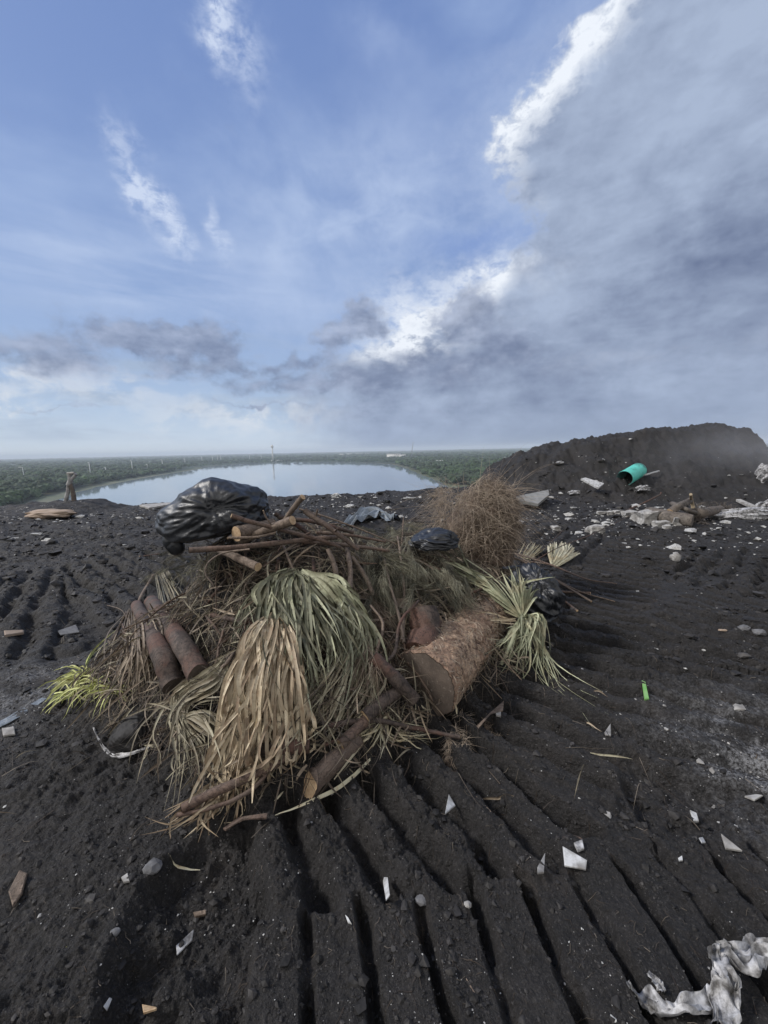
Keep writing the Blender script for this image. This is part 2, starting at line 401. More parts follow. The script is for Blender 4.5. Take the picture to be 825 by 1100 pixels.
def simple(name, c0, c1=None, sc=20, rough=.7, bs=.3, bd=.004, spec=.4, det=5, stretch=None, tone=False, wp=False, trans=0., c2=None, metallic=0.):
    m_, t, b = new_mat(name); P = wpos(t) if wp else objc(t)
    if stretch:
        mp = t.nodes.new('ShaderNodeMapping'); mp.inputs['Scale'].default_value = stretch; t.links.new(P, mp.inputs['Vector']); P = mp.outputs[0]
    n = noise(t, P, sc, det, .62)
    col = mixc(t, n.step(.32, .68), c0, c1) if c1 else c0
    if c2: col = mixc(t, noise(t, P, sc*.33, 4, .6).step(.5, .66), col, c2)
    if tone:
        a = attr(t)
        hs = t.nodes.new('ShaderNodeHueSaturation'); setc(t, hs.inputs['Color'], col); t.links.new((a*1.1+.45).o, hs.inputs['Value']); col = hs.outputs[0]
    setc(t, b.inputs['Base Color'], col)
    b.inputs['Roughness'].default_value = rough; b.inputs['Specular IOR Level'].default_value = spec; b.inputs['Metallic'].default_value = metallic
    if bs: bump(t, b, n*.6+noise(t, P, sc*3.1, 4, .7)*.4, bs, bd)
    M[name] = m_; return m_
simple('forest', (.018, .036, .014), (.050, .085, .030), .035, .85, 0, tone=True, wp=True, c2=(.035, .05, .028))
simple('white_chip', (.52, .52, .50), (.26, .25, .24), 60, .6, .2)
simple('clod', (.009, .0082, .008), (.036, .033, .032), 18, .7, .6, .006, wp=True, c2=(.060, .056, .053), tone=True)

# ------------------------------------------------------------------ ground sheet
def build_ground():
    rr = [.28]
    while rr[-1] < 26: rr.append(rr[-1]*(1.0036 if rr[-1] > .6 else 1.03))
    while rr[-1] < 14000: rr.append(rr[-1]*1.045)
    rr = np.array(rr)
    aa = np.concatenate([np.arange(-180, -60, 3.), np.arange(-60, 60, .165), np.arange(60, 180, 3.)])
    aa = np.radians(aa); n, m2 = len(rr), len(aa)
    A, Rr = np.meshgrid(aa, rr); X = Rr*np.sin(A); Y = Rr*np.cos(A)
    Z = ground_h(X, Y, True)
    cl = np.zeros(Z.shape)
    sh = lake_dist(X, Y); cl = np.where((sh < 26+14*pn(X/90, Y/90, 3)), 1., 0.)*(Z < LOW+3)
    i = np.arange(n-1)[:, None]*m2; j = np.arange(m2)[None, :]; j2 = (j+1) % m2
    f = np.stack([i+j, i+m2+j, i+m2+j2, i+j2], -1).reshape(-1, 4)[:, ::-1]
    mb = MB(); mb.add(np.stack([X, Y, Z], -1).reshape(-1, 3), f, 0, cl.ravel())
    c = mb.n; ring = np.stack([X[0], Y[0], Z[0]], -1)
    mb.add(np.array([[0, 0, Z[0].mean()]]), np.zeros((0, 3), int))
    k = np.arange(m2); mb.f.append(np.stack([np.full(m2, c), k, (k+1) % m2], -1)); mb.mi.append(np.zeros(m2))
    o = mb.build('ground', M['soil']); tag(o, kind='structure'); return o
# lake outline on the lowland plane
def lowpt(px, py):
    d = ray(px, py); t_ = (LOW-CAMH)/d.z; return (d.x*t_, d.y*t_)
LAKE = [lowpt(*p) for p in ((72, 534), (84, 529), (104, 523.5), (140, 516.5), (170, 511), (200, 506.5), (218, 503.5), (215, 502.3), (240, 500), (262, 498.3), (300, 497), (350, 496.6), (400, 497.4),
                            (422, 499), (436, 503), (444, 507), (455, 511), (468, 516), (478, 521), (484, 526))] + [(75, 330), (20, 190), (-90, 170), (-190, 190), (-300, 330)]
LK = np.array(LAKE)
def lake_dist(X, Y):
    d = np.full(X.shape, 1e9); ins = np.zeros(X.shape, bool)
    for (ax, ay), (bx, by) in zip(LK, np.roll(LK, -1, 0)):
        ux, uy = bx-ax, by-ay; L = ux*ux+uy*uy; t_ = np.clip(((X-ax)*ux+(Y-ay)*uy)/L, 0, 1)
        d = np.minimum(d, np.hypot(X-ax-t_*ux, Y-ay-t_*uy))
        ins ^= ((ay > Y) != (by > Y)) & (X < (bx-ax)*(Y-ay)/(by-ay+1e-12)+ax)
    return np.where(ins, -d, d)
build_ground()
# ------------------------------------------------------------------ lake, wood, haze
def build_lake():
    pts = []
    for k in range(len(LK)):
        a, b_ = LK[k], LK[(k+1) % len(LK)]; n = max(2, int(np.hypot(*(b_-a))/12))
        for q in range(n):
            p = a+(b_-a)*q/n; s_ = 2.5; pts.append(p+np.array([pn(p[:1]/25, p[1:]/25, 4)[0], pn(p[:1]/25, p[1:]/25, 8)[0]])*s_)
    pts = np.array(pts); me = bpy.data.meshes.new('lake_water')
    me.from_pydata([(x, y, LOW+.45) for x, y in pts], [], [list(range(len(pts)))]); me.update()
    m_, t, b = new_mat('water'); P = wpos(t)
    b.inputs['Base Color'].default_value = (.22, .27, .31, 1); b.inputs['Roughness'].default_value = .06; b.inputs['IOR'].default_value = 1.33
    mp = t.nodes.new('ShaderNodeMapping'); mp.inputs['Scale'].default_value = (1, .35, 1); t.links.new(P, mp.inputs['Vector'])
    bump(t, b, noise(t, mp.outputs[0], .35, 4, .6)*.7+noise(t, P, .02, 3, .5)*.3, .10, .2)
    me.materials.append(m_); o = bpy.data.objects.new('lake', me); SC.collection.objects.link(o); tag(o, kind='structure')
    if me.polygons[0].normal.z < 0: me.flip_normals()
build_lake()

def ico(sub):
    import bmesh
    bm = bmesh.new(); bmesh.ops.create_icosphere(bm, subdivisions=sub, radius=1.)
    v = np.array([x.co[:] for x in bm.verts]); f = np.array([[q.index for q in p.verts] for p in bm.faces]); bm.free(); return v, f
I1 = ico(1); I2 = ico(2)
def blobs_mesh(mb, C, Rad, sq, tmpl, jit, rng, tone, flatb=True):
    tv, tf = tmpl; n = len(C)
    if flatb:
        kf = (tv[tf][:, :, 2].mean(1) > -.55); tf = tf[kf]
    step_ = 4000
    for a in range(0, n, step_):
        c = C[a:a+step_]; r = Rad[a:a+step_]; k = len(c)
        j = 1+jit*(rng.rand(k, len(tv), 1)-.5)*2
        v = tv[None]*j*r[:, None, None]; v[..., 2] *= sq
        th = rng.rand(k)*6.28; cx, sx = np.cos(th)[:, None], np.sin(th)[:, None]
        v = np.stack([v[..., 0]*cx-v[..., 1]*sx, v[..., 0]*sx+v[..., 1]*cx, v[..., 2]], -1)+c[:, None]
        f = tf[None]+(np.arange(k)*len(tv))[:, None, None]
        tt = tone[a:a+step_, None]+(rng.rand(k, len(tv))-.5)*.35
        mb.add(v.reshape(-1, 3), f.reshape(-1, 3), 0, tt.ravel())
def build_forest():
    rng = np.random.RandomState(3); mb = MB()
    n = 150000
    az_ = np.radians(rng.uniform(-54, 52, n)); r = 150*np.exp(rng.rand(n)**.8*math.log(11500/150))
    X = r*np.sin(az_); Y = r*np.cos(az_)
    keep = (Y > 120)
    d = lake_dist(X, Y); keep &= (d > 9+7*(pn(X/60, Y/60, 31)) + np.where(X < -150, 16, 0)*(r < 1300))
    clear = fbm(X, Y, 180, 3, 41); keep &= ~((clear > .36) & (r > 600))
    keep &= ~((X > -255) & (X < 100) & (Y < 440))
    g = ground_h(X, Y, False); keep &= g < LOW+4
    # thin so that density falls with distance
    p = np.clip((r/420)**-.55, .12, 1); keep &= rng.rand(n) < p*1.1
    X, Y, r, g = X[keep], Y[keep], r[keep], g[keep]; n = len(X)
    rad = rng.uniform(2.6, 5.4, n)*np.clip(r/900, 1, 9)**.8
    hgt = rng.uniform(5, 11, n)+np.where(rng.rand(n) < .03, 5, 0)
    hgt += fbm(X, Y, 300, 2, 12)*5
    near = r < 1100
    tone = np.clip(.5+.55*fbm(X, Y, 70, 3, 5)+rng.normal(0, .16, n), .05, 1.1)
    C = np.stack([X, Y, g+hgt-rad*.45], -1)
    sqf = .8
    blobs_mesh(mb, C[near], rad[near], sqf, I2, .26, rng, tone[near])
    # extra clumps on the near crowns for an uneven outline
    idx = np.where(near)[0]; 
    for q in range(2):
        off_ = rng.normal(0, .55, (len(idx), 3))*rad[idx][:, None]; off_[:, 2] = np.abs(off_[:, 2])*.7
        blobs_mesh(mb, C[idx]+off_, rad[idx]*rng.uniform(.35, .6, len(idx)), .8, I1, .35, rng, tone[idx]+rng.normal(0, .1, len(idx)))
    farm = ~near
    Cf = C[farm].copy(); rf = rad[farm]; Cf[:, 2] = g[farm]+hgt[farm]*1.15-rf*.28*.6
    blobs_mesh(mb, Cf, rf, .28, I1, .3, rng, tone[farm])
    o = mb.build('woodland', M['forest'], smooth=False); tag(o, kind='stuff', label='dense green wood spreading round the lake to the horizon')
    print('forest crowns', n, 'near', near.sum())
build_forest()

def cyl(a, b, ra, rb=None, n=8, cap=True, twist=0.):
    a = Vector(a); b = Vector(b); rb = ra if rb is None else rb; d = (b-a).normalized(); u = d.orthogonal().normalized(); w = d.cross(u)
    v = [p+(u*math.cos(6.28318*k/n+twist)+w*math.sin(6.28318*k/n+twist))*r for p, r in ((a, ra), (b, rb)) for k in range(n)]
    f = [[k, (k+1) % n, n+(k+1) % n, n+k] for k in range(n)]
    return v, f, [list(range(n))[::-1], list(range(n, 2*n))] if cap else []
def addcyl(mb, a, b, ra, rb=None, n=8, mi=0, at=.5):
    v, f, caps = cyl(a, b, ra, rb, n); v = [tuple(x) for x in v]
    mb.add(v, f, mi, at); k = mb.n-2*n; mb.f.append(np.array(caps)+k); mb.mi.append(np.full(2, mi))
def addbox(mb, c, s, rz=0., mi=0, at=.5, rot=None):
    v = np.array([(x, y, z) for x in (-.5, .5) for y in (-.5, .5) for z in (-.5, .5)])*np.array(s)
    mt = rot if rot is not None else Matrix.Rotation(rz, 3, 'Z')
    v = v @ np.array(mt).T + np.array(c)
    mb.add(v, [[0, 1, 3, 2], [4, 6, 7, 5], [0, 4, 5, 1], [2, 3, 7, 6], [0, 2, 6, 4], [1, 5, 7, 3]], mi, at)

simple('pole_paint', (.62, .64, .64), (.5, .52, .52), 2, .5, 0)
simple('house_wall', (.70, .70, .67), (.55, .55, .53), .5, .7, 0)
simple('house_roof', (.42, .40, .38), (.60, .58, .54), .5, .7, 0)
simple('dark_glass', (.03, .04, .05), None, 1, .2, 0)
simple('steel_grey', (.30, .32, .34), None, 2, .5, 0)
def far_pt(px, dist, z=LOW):
    d = ray(px, 490); t_ = dist/math.hypot(d.x, d.y); return Vector((d.x*t_, d.y*t_, z))
def top_z(px, py, dist):
    d = ray(px, py); t_ = dist/math.hypot(d.x, d.y); return CAMH+d.z*t_
# light poles beside the far road: (picture x, picture y of the head, distance, label)
def base_dist(px, py):
    x, y = lowpt(px, py); return math.hypot(x, y)
POLES = [(22, 502, 518, 'white pole with a side arm, farthest left in the wood'), (40.5, 512, 519, 'short thin white pole right of the arm pole'),
         (94.5, 497, 513.5, 'tall thick white pole above the log post on the rim'), (111.5, 502, 509.5, 'thin white pole just right of the thick pole'),
         (140.5, 495, 508.5, 'tall white pole over the left bank of the lake'), (157, 499, 505.5, 'short white pole right of the tall bank pole'),
         (173.5, 494, 503, 'second tall white pole over the left bank'), (198, 493, 500.5, 'white pole above the curve of the left bank'),
         (216.5, 490.5, 498, 'white pole above the tip of the left bank'), (228, 490, 497, 'first white pole right of the bank tip'), (233.5, 489, 497, 'slim white pole second right of the bank tip'),
         (237, 489, 496.8, 'slim white pole third right of the bank tip'), (268, 488, 495.3, 'faint white pole left of the water tower'), (280.5, 488, 495.3, 'faint white pole nearest the water tower')]
for px, py, pb, lb in POLES:
    dist = base_dist(px, pb)
    base = far_pt(px, dist); zt = top_z(px, py, dist); w = .19*dist/400*(1.7 if 'thick' in lb or 'tall' in lb else 1.15)
    root = empty('light_pole', base, lb, 'pole', 'white poles standing in the wood left of the lake')
    mb = MB(); addcyl(mb, base, (base.x, base.y, zt), w*1.25, w*.8, 8); mb.build('shaft', M['pole_paint'], root)
    mb = MB()
    L = 6.5 if 'side arm' in lb else 1.2*dist/500
    addbox(mb, (base.x-L/2, base.y, zt), (L, w*1.6, w*2.0)); mb.build('arm', M['pole_paint'], root)
# water tower on the far shore
def tower():
    D = 1640; base = far_pt(293, D); zt = top_z(293, 478, D)
    root = empty('water_tower', base, 'tall slim white water tower on the far shore of the lake', 'water tower')
    mb = MB(); addcyl(mb, base, (base.x, base.y, zt-11), 3.6, 2.6, 16); mb.build('column', M['pole_paint'], root)
    mb = MB()
    prof = [(2.6, -13), (4.6, -10.5), (5.4, -7), (5.2, -3.5), (3.6, -1.2), (1.2, -.2), (.3, 0)]; n = 16
    v = [(base.x+r*math.cos(6.28318*k/n), base.y+r*math.sin(6.28318*k/n), zt+z) for r, z in prof for k in range(n)]
    f = [[a*n+k, a*n+(k+1) % n, (a+1)*n+(k+1) % n, (a+1)*n+k] for a in range(len(prof)-1) for k in range(n)]
    mb.add(v, f); mb.build('tank', M['house_wall'], root)
    mb = MB(); addcyl(mb, (base.x, base.y, zt-.2), (base.x, base.y, zt+5), .3, .2, 6); mb.build('antenna', M['steel_grey'], root)
tower()
def mast():
    D = 1500; base = far_pt(441, D); a = Vector((base.x, base.y, LOW)); zt = top_z(444, 474.5, D)
    root = empty('crane', base, 'thin dark crane mast leaning above the far right shore', 'crane')
    top = Vector((base.x+11, base.y, zt)); mb = MB()
    for sx, sy in ((-1, -1), (1, -1), (1, 1), (-1, 1)):
        addcyl(mb, a+Vector((sx*1.8, sy*1.8, 0)), top+Vector((sx*.7, sy*.7, 0)), .45, .35, 5)
    for k in range(14):
        q0 = a.lerp(top, k/14); q1 = a.lerp(top, (k+1)/14); w = 1.8-1.1*k/14
        addcyl(mb, q0+Vector((-w, -w, 0)), q1+Vector((w, -w, 0)), .28, .28, 4); addcyl(mb, q0+Vector((w, w, 0)), q1+Vector((-w, w, 0)), .28, .28, 4)
    mb.build('mast', M['steel_grey'], root)
    mb = MB(); addbox(mb, (base.x, base.y, LOW+3), (9, 7, 6)); mb.build('cab', M['house_wall'], root)
mast()
def house(px, dist, w, h, dep, label, cat='building', roofh=2.0, flat=False, zb=2.5):
    b0 = far_pt(px, dist); rz = -math.atan2(b0.x, b0.y)+random.uniform(-.3, .3); base = Vector((b0.x, b0.y, LOW))
    h += zb
    root = empty('house', base, label, cat, 'pale buildings in the far wood')
    mb = MB(); addbox(mb, (base.x, base.y, LOW+h/2), (w, dep, h), rz); mb.build('wall', M['house_wall'], root)
    Rm = Matrix.Rotation(rz, 3, 'Z')
    def L(x, y, z): return tuple(Rm @ Vector((x, y, z)) + base)
    mb = MB()
    if flat: addbox(mb, L(0, 0, h+.35), (w+1, dep+1, .7), rz)
    else:
        v = [L(-w/2-.6, -dep/2-.6, h), L(w/2+.6, -dep/2-.6, h), L(w/2+.6, dep/2+.6, h), L(-w/2-.6, dep/2+.6, h), L(-w/2-.6, 0, h+roofh), L(w/2+.6, 0, h+roofh)]
        mb.add(v, [[0, 1, 5, 4], [2, 3, 4, 5]]); mb.add(v, [[0, 4, 3], [1, 2, 5]])
    mb.build('roof', M['house_roof'], root)
    nW = max(2, min(6, int(w/9)))
    for k in range(nW):
        x = -w/2+(k+.5)*w/nW; mb = MB(); addbox(mb, L(x, -dep/2-.1, h-2.2), (min(w/nW*.5, 4), .3, 1.8), rz); mb.build('window', M['dark_glass'], root)
HS = [(50, base_dist(50,509.5), 60, 5, 14, 'long pale low roof in the wood left of the log post'), (36, base_dist(36,503), 30, 5, 12, 'small pale roof behind the arm pole'), (86, base_dist(86,508), 46, 5, 12, 'pale long roof just above the log post'),
      (155, base_dist(155,498.5), 40, 5, 12, 'small pale roof beyond the poles of the left bank'), (297, 1690, 46, 5, 16, 'low white building at the foot of the water tower'),
      (381, 3200, 240, 12, 60, 'long white roof far behind the middle of the lake'), (423, 1750, 60, 20, 20, 'white block standing tallest on the far right shore'), (432, 1720, 30, 14, 20, 'narrow white block beside the tallest far block'),
      (452, 1150, 20, 5, 10, 'small white house nearest the leaning crane mast'), (458, 1180, 22, 6, 10, 'white house in the wood right of the crane mast'), (474, 1050, 26, 6, 12, 'white roof in the wood above the right bank'),
      (541, 1350, 12, 5, 10, 'tiny white house in the wood left of the dark mound'), (592, 5200, 130, 28, 60, 'grey block on the horizon left of the dark mound')]
for a in HS: house(a[0], a[1], a[2], a[3], a[4], a[5], flat=a[2] > 45)

def closed_box(name, x0, x1, y0, y1, z0, z1):
    me = bpy.data.meshes.new(name); v = [(x, y, z) for x in (x0, x1) for y in (y0, y1) for z in (z0, z1)]
    me.from_pydata(v, [], [[0, 1, 3, 2], [4, 6, 7, 5], [0, 4, 5, 1], [2, 3, 7, 6], [0, 2, 6, 4], [1, 5, 7, 3]]); me.update()
    o = bpy.data.objects.new(name, me); SC.collection.objects.link(o); return o
def haze():
    o = closed_box('haze', -15000, 15000, -15000, 15000, LOW-3, 55); tag(o, kind='stuff')
    m_ = bpy.data.materials.new('haze_air'); m_.use_nodes = True; t = m_.node_tree; t.nodes.clear()
    v = t.nodes.new('ShaderNodeVolumePrincipled'); v.inputs['Color'].default_value = (.80, .88, 1., 1); v.inputs['Density'].default_value = 1.7e-4; v.inputs['Anisotropy'].default_value = .0
    ou = t.nodes.new('ShaderNodeOutputMaterial'); t.links.new(v.outputs[0], ou.inputs['Volume']); o.data.materials.append(m_)
haze()

# ------------------------------------------------------------------ heap of cut branches: tools
def pt(q):
    if len(q) == 4: return at_depth(q[0], q[1], q[3])
    return S(q[0], q[1], q[2] if len(q) > 2 else 0.)
def catmull(P, n):
    P = np.array([tuple(p) for p in P], float)
    if len(P) == 2: P = np.array([P[0], (P[0]+P[1])/2, P[1]])
    Q = np.vstack([2*P[0]-P[1], P, 2*P[-1]-P[-2]]); out = []
    seg = len(P)-1; ts = np.linspace(0, seg, n)
    for t_ in ts:
        i = min(int(t_), seg-1); u = t_-i; a, b_, c, d = Q[i:i+4]
        out.append(.5*((2*b_)+(-a+c)*u+(2*a-5*b_+4*c-d)*u*u+(-a+3*b_-3*c+d)*u**3))
    return np.array(out)
def frames(P):
    T_ = np.gradient(P, axis=-2); T_ /= np.linalg.norm(T_, axis=-1, keepdims=True)+1e-9; return T_
def tube(mb, P, R_arr, n=10, rough=.0, seed=0, at=.5, caps=True, mi=0, bevel=0.):
    K = len(P); T_ = frames(P); u = np.array(Vector(T_[0]).orthogonal().normalized())
    rings = []
    for k in range(K):
        u = u-T_[k]*np.dot(u, T_[k]); u /= np.linalg.norm(u); w = np.cross(T_[k], u)
        a = np.linspace(0, 2*np.pi, n, endpoint=False)
        rr = R_arr[k]*(1+rough*fbm(np.cos(a)*1.3+seed, np.sin(a)*1.3+k*.35+seed*.7, 1., 3, seed)*2)
        rings.append(P[k]+rr[:, None]*(np.cos(a)[:, None]*u+np.sin(a)[:, None]*w))
    if bevel: rings[0] = rings[0]+T_[0]*((rings[0]-P[0])[:, 2:3]*bevel)
    v = np.concatenate(rings); i = np.arange(K-1)[:, None]*n; j = np.arange(n)[None]; j2 = (j+1) % n
    mb.add(v, np.stack([i+j, i+j2, i+n+j2, i+n+j], -1).reshape(-1, 4), mi, at)
    if caps:
        for k, d_ in ((0, 1), (K-1, 0)):
            c = rings[k].mean(0); vv = np.vstack([rings[k], c]); a = np.arange(n); b_ = (a+1) % n
            mb.add(vv, np.stack([a, b_, np.full(n, n)] if not d_ else [b_, a, np.full(n, n)], -1), mi, at)
    return rings
def cap_disc(mb, ring, c_out, at=.5):              # cut face sitting 2 mm proud of the bark end
    ring = np.asarray(ring); c = ring.mean(0); n = len(ring); off_ = np.asarray(c_out)*.003
    rings = [c+(ring-c)*f+off_*(1+(1-f)) for f in (.992, .66, .33)]
    v = np.vstack(rings+[c+off_*2]); j = np.arange(n); j2 = (j+1) % n
    mb.add(v, np.concatenate([np.stack([k*n+j, k*n+j2, (k+1)*n+j2, (k+1)*n+j], -1) for k in (0, 1)]), 0, at)
    mb.f.append(np.stack([2*n+j, 2*n+j2, np.full(n, 3*n)], -1)+(mb.n-3*n-1)); mb.mi.append(np.zeros(n))
def strands(mb, P, w, tone, mode='ribbon', prof='leaf', facing=None, rng=RNG, clamp=True, twist=.5, lift=.004):
    """P: (N,K,3) centre lines -> one batch of leaf strips or fine tubes"""
    N, K, _ = P.shape; w = np.broadcast_to(np.asarray(w, float), (N,)); tone = np.broadcast_to(np.asarray(tone, float), (N,))
    if clamp:
        g = ground_h(P[..., 0], P[..., 1], False)+lift; P = P.copy(); P[..., 2] = np.maximum(P[..., 2], g)
    T_ = frames(P); s = np.linspace(0, 1, K)
    pf = {'leaf': np.clip(.45+3*s, 0, 1)*np.clip((1.02-s)*2.2, 0.04, 1), 'blunt': np.clip(.5+3*s, 0, 1)*np.clip((1.03-s)*9, .25, 1), 'thin': np.clip(1.1-s, .12, 1)}[prof]
    if facing is None: f = np.array([-.0, -.8, .6])+rng.normal(0, twist, (N, 1, 3))
    else: f = facing+rng.normal(0, twist, (N, 1, 3))
    side = np.cross(T_, f); side /= np.linalg.norm(side, axis=-1, keepdims=True)+1e-9; nr = np.cross(side, T_)
    W = (w[:, None]*pf[None])[..., None]*.5
    if mode == 'ribbon':
        v = np.stack([P-side*W, P+side*W], 2); m2 = 2
        q = [(0, 1)]
    elif mode == 'fold':
        v = np.stack([P-side*W+nr*W*.35, P-nr*W*.25, P+side*W+nr*W*.35], 2); m2 = 3; q = [(0, 1), (1, 2)]
    else:
        v = np.stack([P+side*W, P-side*W*.5+nr*W*.87, P-side*W*.5-nr*W*.87], 2); m2 = 3; q = [(0, 1), (1, 2), (2, 0)]
    base = (np.arange(N)*K*m2)[:, None]+(np.arange(K-1)*m2)[None]
    F = np.concatenate([np.stack([base+a, base+b_, base+m2+b_, base+m2+a], -1).reshape(-1, 4) for a, b_ in q])
    mb.add(v.reshape(-1, 3), F, 0, np.repeat(tone, K*m2))
def bez(A, B, C, K, D=None):
    s = np.linspace(0, 1, K)[None, :, None]; A, B, C = (np.asarray(x, float)[:, None] for x in (A, B, C))
    if D is None: return A*(1-s)**2+2*B*s*(1-s)+C*s*s
    D = np.asarray(D, float)[:, None]; return A*(1-s)**3+3*B*s*(1-s)**2+3*C*s*s*(1-s)+D*s**3
def poly_sample(pts, t):                            # points along a polyline at t in 0..1 (array)
    P = np.array([tuple(p) for p in pts]); x = t*(len(P)-1); i = np.clip(x.astype(int), 0, len(P)-2); u = (x-i)[:, None]; return P[i]*(1-u)+P[i+1]*u
def fan(mb, rows, n, w, K=12, jit=(.01, .02, .03), tone=(.5, .12), mode='fold', prof='leaf', wj=.35, twist=.45, seed=1, trange=(0, 1), short=.25, wav=.0014):
    """leaves that all run through matching spots of several picture polylines (base row, middle rows, tip row)"""
    rng = np.random.RandomState(seed); t_ = rng.uniform(*trange, n)
    R3 = [poly_sample([pt(q) for q in row], np.clip(t_+rng.normal(0, .05, n), 0, 1)) if len(row) > 1 else np.repeat(np.array([tuple(pt(row[0]))]), n, 0) for row in rows]
    for k in range(len(R3)):
        R3[k] = R3[k]+rng.normal(0, jit[min(k, len(jit)-1)], (n, 3))
    A = np.stack(R3, 1); m_ = A.shape[1]; out = np.empty((n, K, 3)); s = np.linspace(0, 1, K)
    Q = np.concatenate([2*A[:, :1]-A[:, 1:2], A, 2*A[:, -1:]-A[:, -2:-1]], 1); end = 1-short*rng.rand(n)
    for j, ss in enumerate(s):
        x = ss*end*(m_-1); i = np.minimum(x.astype(int), m_-2); u = (x-i)[:, None]; r = np.arange(n)
        a, b_, c, d = Q[r, i], Q[r, i+1], Q[r, i+2], Q[r, i+3]
        out[:, j] = .5*((2*b_)+(-a+c)*u+(2*a-5*b_+4*c-d)*u*u+(-a+3*b_-3*c+d)*u**3)
    kk = rng.rand(n) < .16; kp = rng.uniform(.35, .8, n); kd = rng.normal(0, .075, (n, 3)); kd[:, 1] -= .05; kd[:, 2] = kd[:, 2]*.5-.03
    out += np.where(kk[:, None, None], np.clip(s[None, :, None]-kp[:, None, None], 0, None)*kd[:, None]*2.2, 0)
    wv = np.cumsum(rng.normal(0, wav, (n, K, 3)), 1); wv[:, 0] = 0; out += wv
    strands(mb, out, w*(1+wj*rng.uniform(-1, 1, n)), np.clip(rng.normal(tone[0], tone[1], n), 0, 1), mode, prof, twist=twist, rng=rng)

# plant and wood materials
def leafmat(name, c0, c1, c2, rough=.6):
    m_, t, b = new_mat(name); P = wpos(t); a = attr(t)
    n = noise(t, P, 9, 4, .6); n2 = noise(t, P, 160, 3, .6)
    col = mixc(t, a.step(.15, .85), c0, c1); col = mixc(t, (n.step(.42, .66)*.8).clamp(), col, c2)
    col = mixc(t, n2.step(.5, .75)*.35, col, tuple(x*.45 for x in c1)); n3 = noise(t, P, 38, 4, .65)
    col = mixc(t, n3.step(.50, .68)*.6, col, (c0[0]*.9+.02, c0[1]*.7+.012, c0[2]*.6+.008))
    setc(t, b.inputs['Base Color'], col); b.inputs['Roughness'].default_value = rough; b.inputs['Specular IOR Level'].default_value = .35
    M[name] = m_
leafmat('palm_tan', (.19, .14, .09), (.60, .51, .36), (.34, .26, .17))
leafmat('palm_olive', (.06, .062, .038), (.42, .43, .29), (.20, .19, .125))
leafmat('palm_grey', (.11, .095, .065), (.40, .37, .265), (.25, .21, .14))
leafmat('palm_lime', (.24, .26, .06), (.62, .66, .26), (.50, .48, .24))
leafmat('palm_brown', (.06, .046, .034), (.34, .275, .20), (.14, .105, .075))
leafmat('palm_fresh', (.12, .135, .08), (.54, .56, .38), (.34, .31, .20))
leafmat('palm_pale', (.34, .31, .20), (.60, .58, .44), (.44, .37, .24))
leafmat('needle_green', (.028, .028, .018), (.29, .28, .20), (.13, .11, .075))
leafmat('needle_brown', (.085, .062, .045), (.47, .39, .30), (.21, .155, .115))
leafmat('twig', (.026, .020, .016), (.20, .17, .135), (.065, .048, .037))
def barkmat(name, c0, c1, c2, sc=14, st=(1, 1, 1), bs=.8, bd=.01):
    m_, t, b = new_mat(name); P = wpos(t)
    mp = t.nodes.new('ShaderNodeMapping'); mp.inputs['Scale'].default_value = st; t.links.new(P, mp.inputs['Vector'])
    n = noise(t, mp.outputs[0], sc, 6, .68, .8); n2 = noise(t, P, sc*6, 4, .7); n3 = noise(t, P, 4, 4, .6)
    col = mixc(t, n.step(.35, .62), c0, c1); col = mixc(t, n3.step(.42, .6)*.8, col, c2); col = mixc(t, noise(t, mp.outputs[0], sc*2.2, 6, .75, 1.5).step(.5, .62)*.7, col, tuple(x*.35 for x in c0)); col = mixc(t, n2.step(.52, .75)*.5, col, tuple(x*.4 for x in c0))
    setc(t, b.inputs['Base Color'], col); b.inputs['Roughness'].default_value = .8; bump(t, b, n*.6+n2*.4, bs, bd); M[name] = m_
barkmat('bark_red', (.070, .042, .032), (.18, .12, .09), (.12, .092, .074), 22)
barkmat('bark_dark', (.035, .026, .022), (.105, .078, .064), (.12, .060, .042), 18)
barkmat('bark_tan', (.11, .080, .058), (.25, .19, .145), (.16, .125, .10), 26)
barkmat('bark_grey', (.05, .042, .036), (.19, .165, .14), (.13, .105, .085), 14)
barkmat('bark_fibre', (.075, .040, .026), (.50, .36, .25), (.34, .22, .15), 15, (1, 1, 1), 1., .02)
simple('cut_pale', (.50, .37, .23), (.36, .24, .14), 60, .75, .3, .002, wp=True)
m_, t, b = new_mat('cut_dark'); P = wpos(t)
col = mixc(t, noise(t, P, 7, 5, .6).step(.35, .65), (.075, .058, .046), (.135, .105, .084))
col = mixc(t, noise(t, P, 40, 5, .75).step(.55, .72)*.7, col, (.30, .26, .22))
col = mixc(t, V(t, vor(t, P, 160)).step(.22, .1)*.5, col, (.24, .21, .18))
setc(t, b.inputs['Base Color'], col); b.inputs['Roughness'].default_value = .85; bump(t, b, noise(t, P, 110, 4, .7), .7, .006); M['cut_dark'] = m_

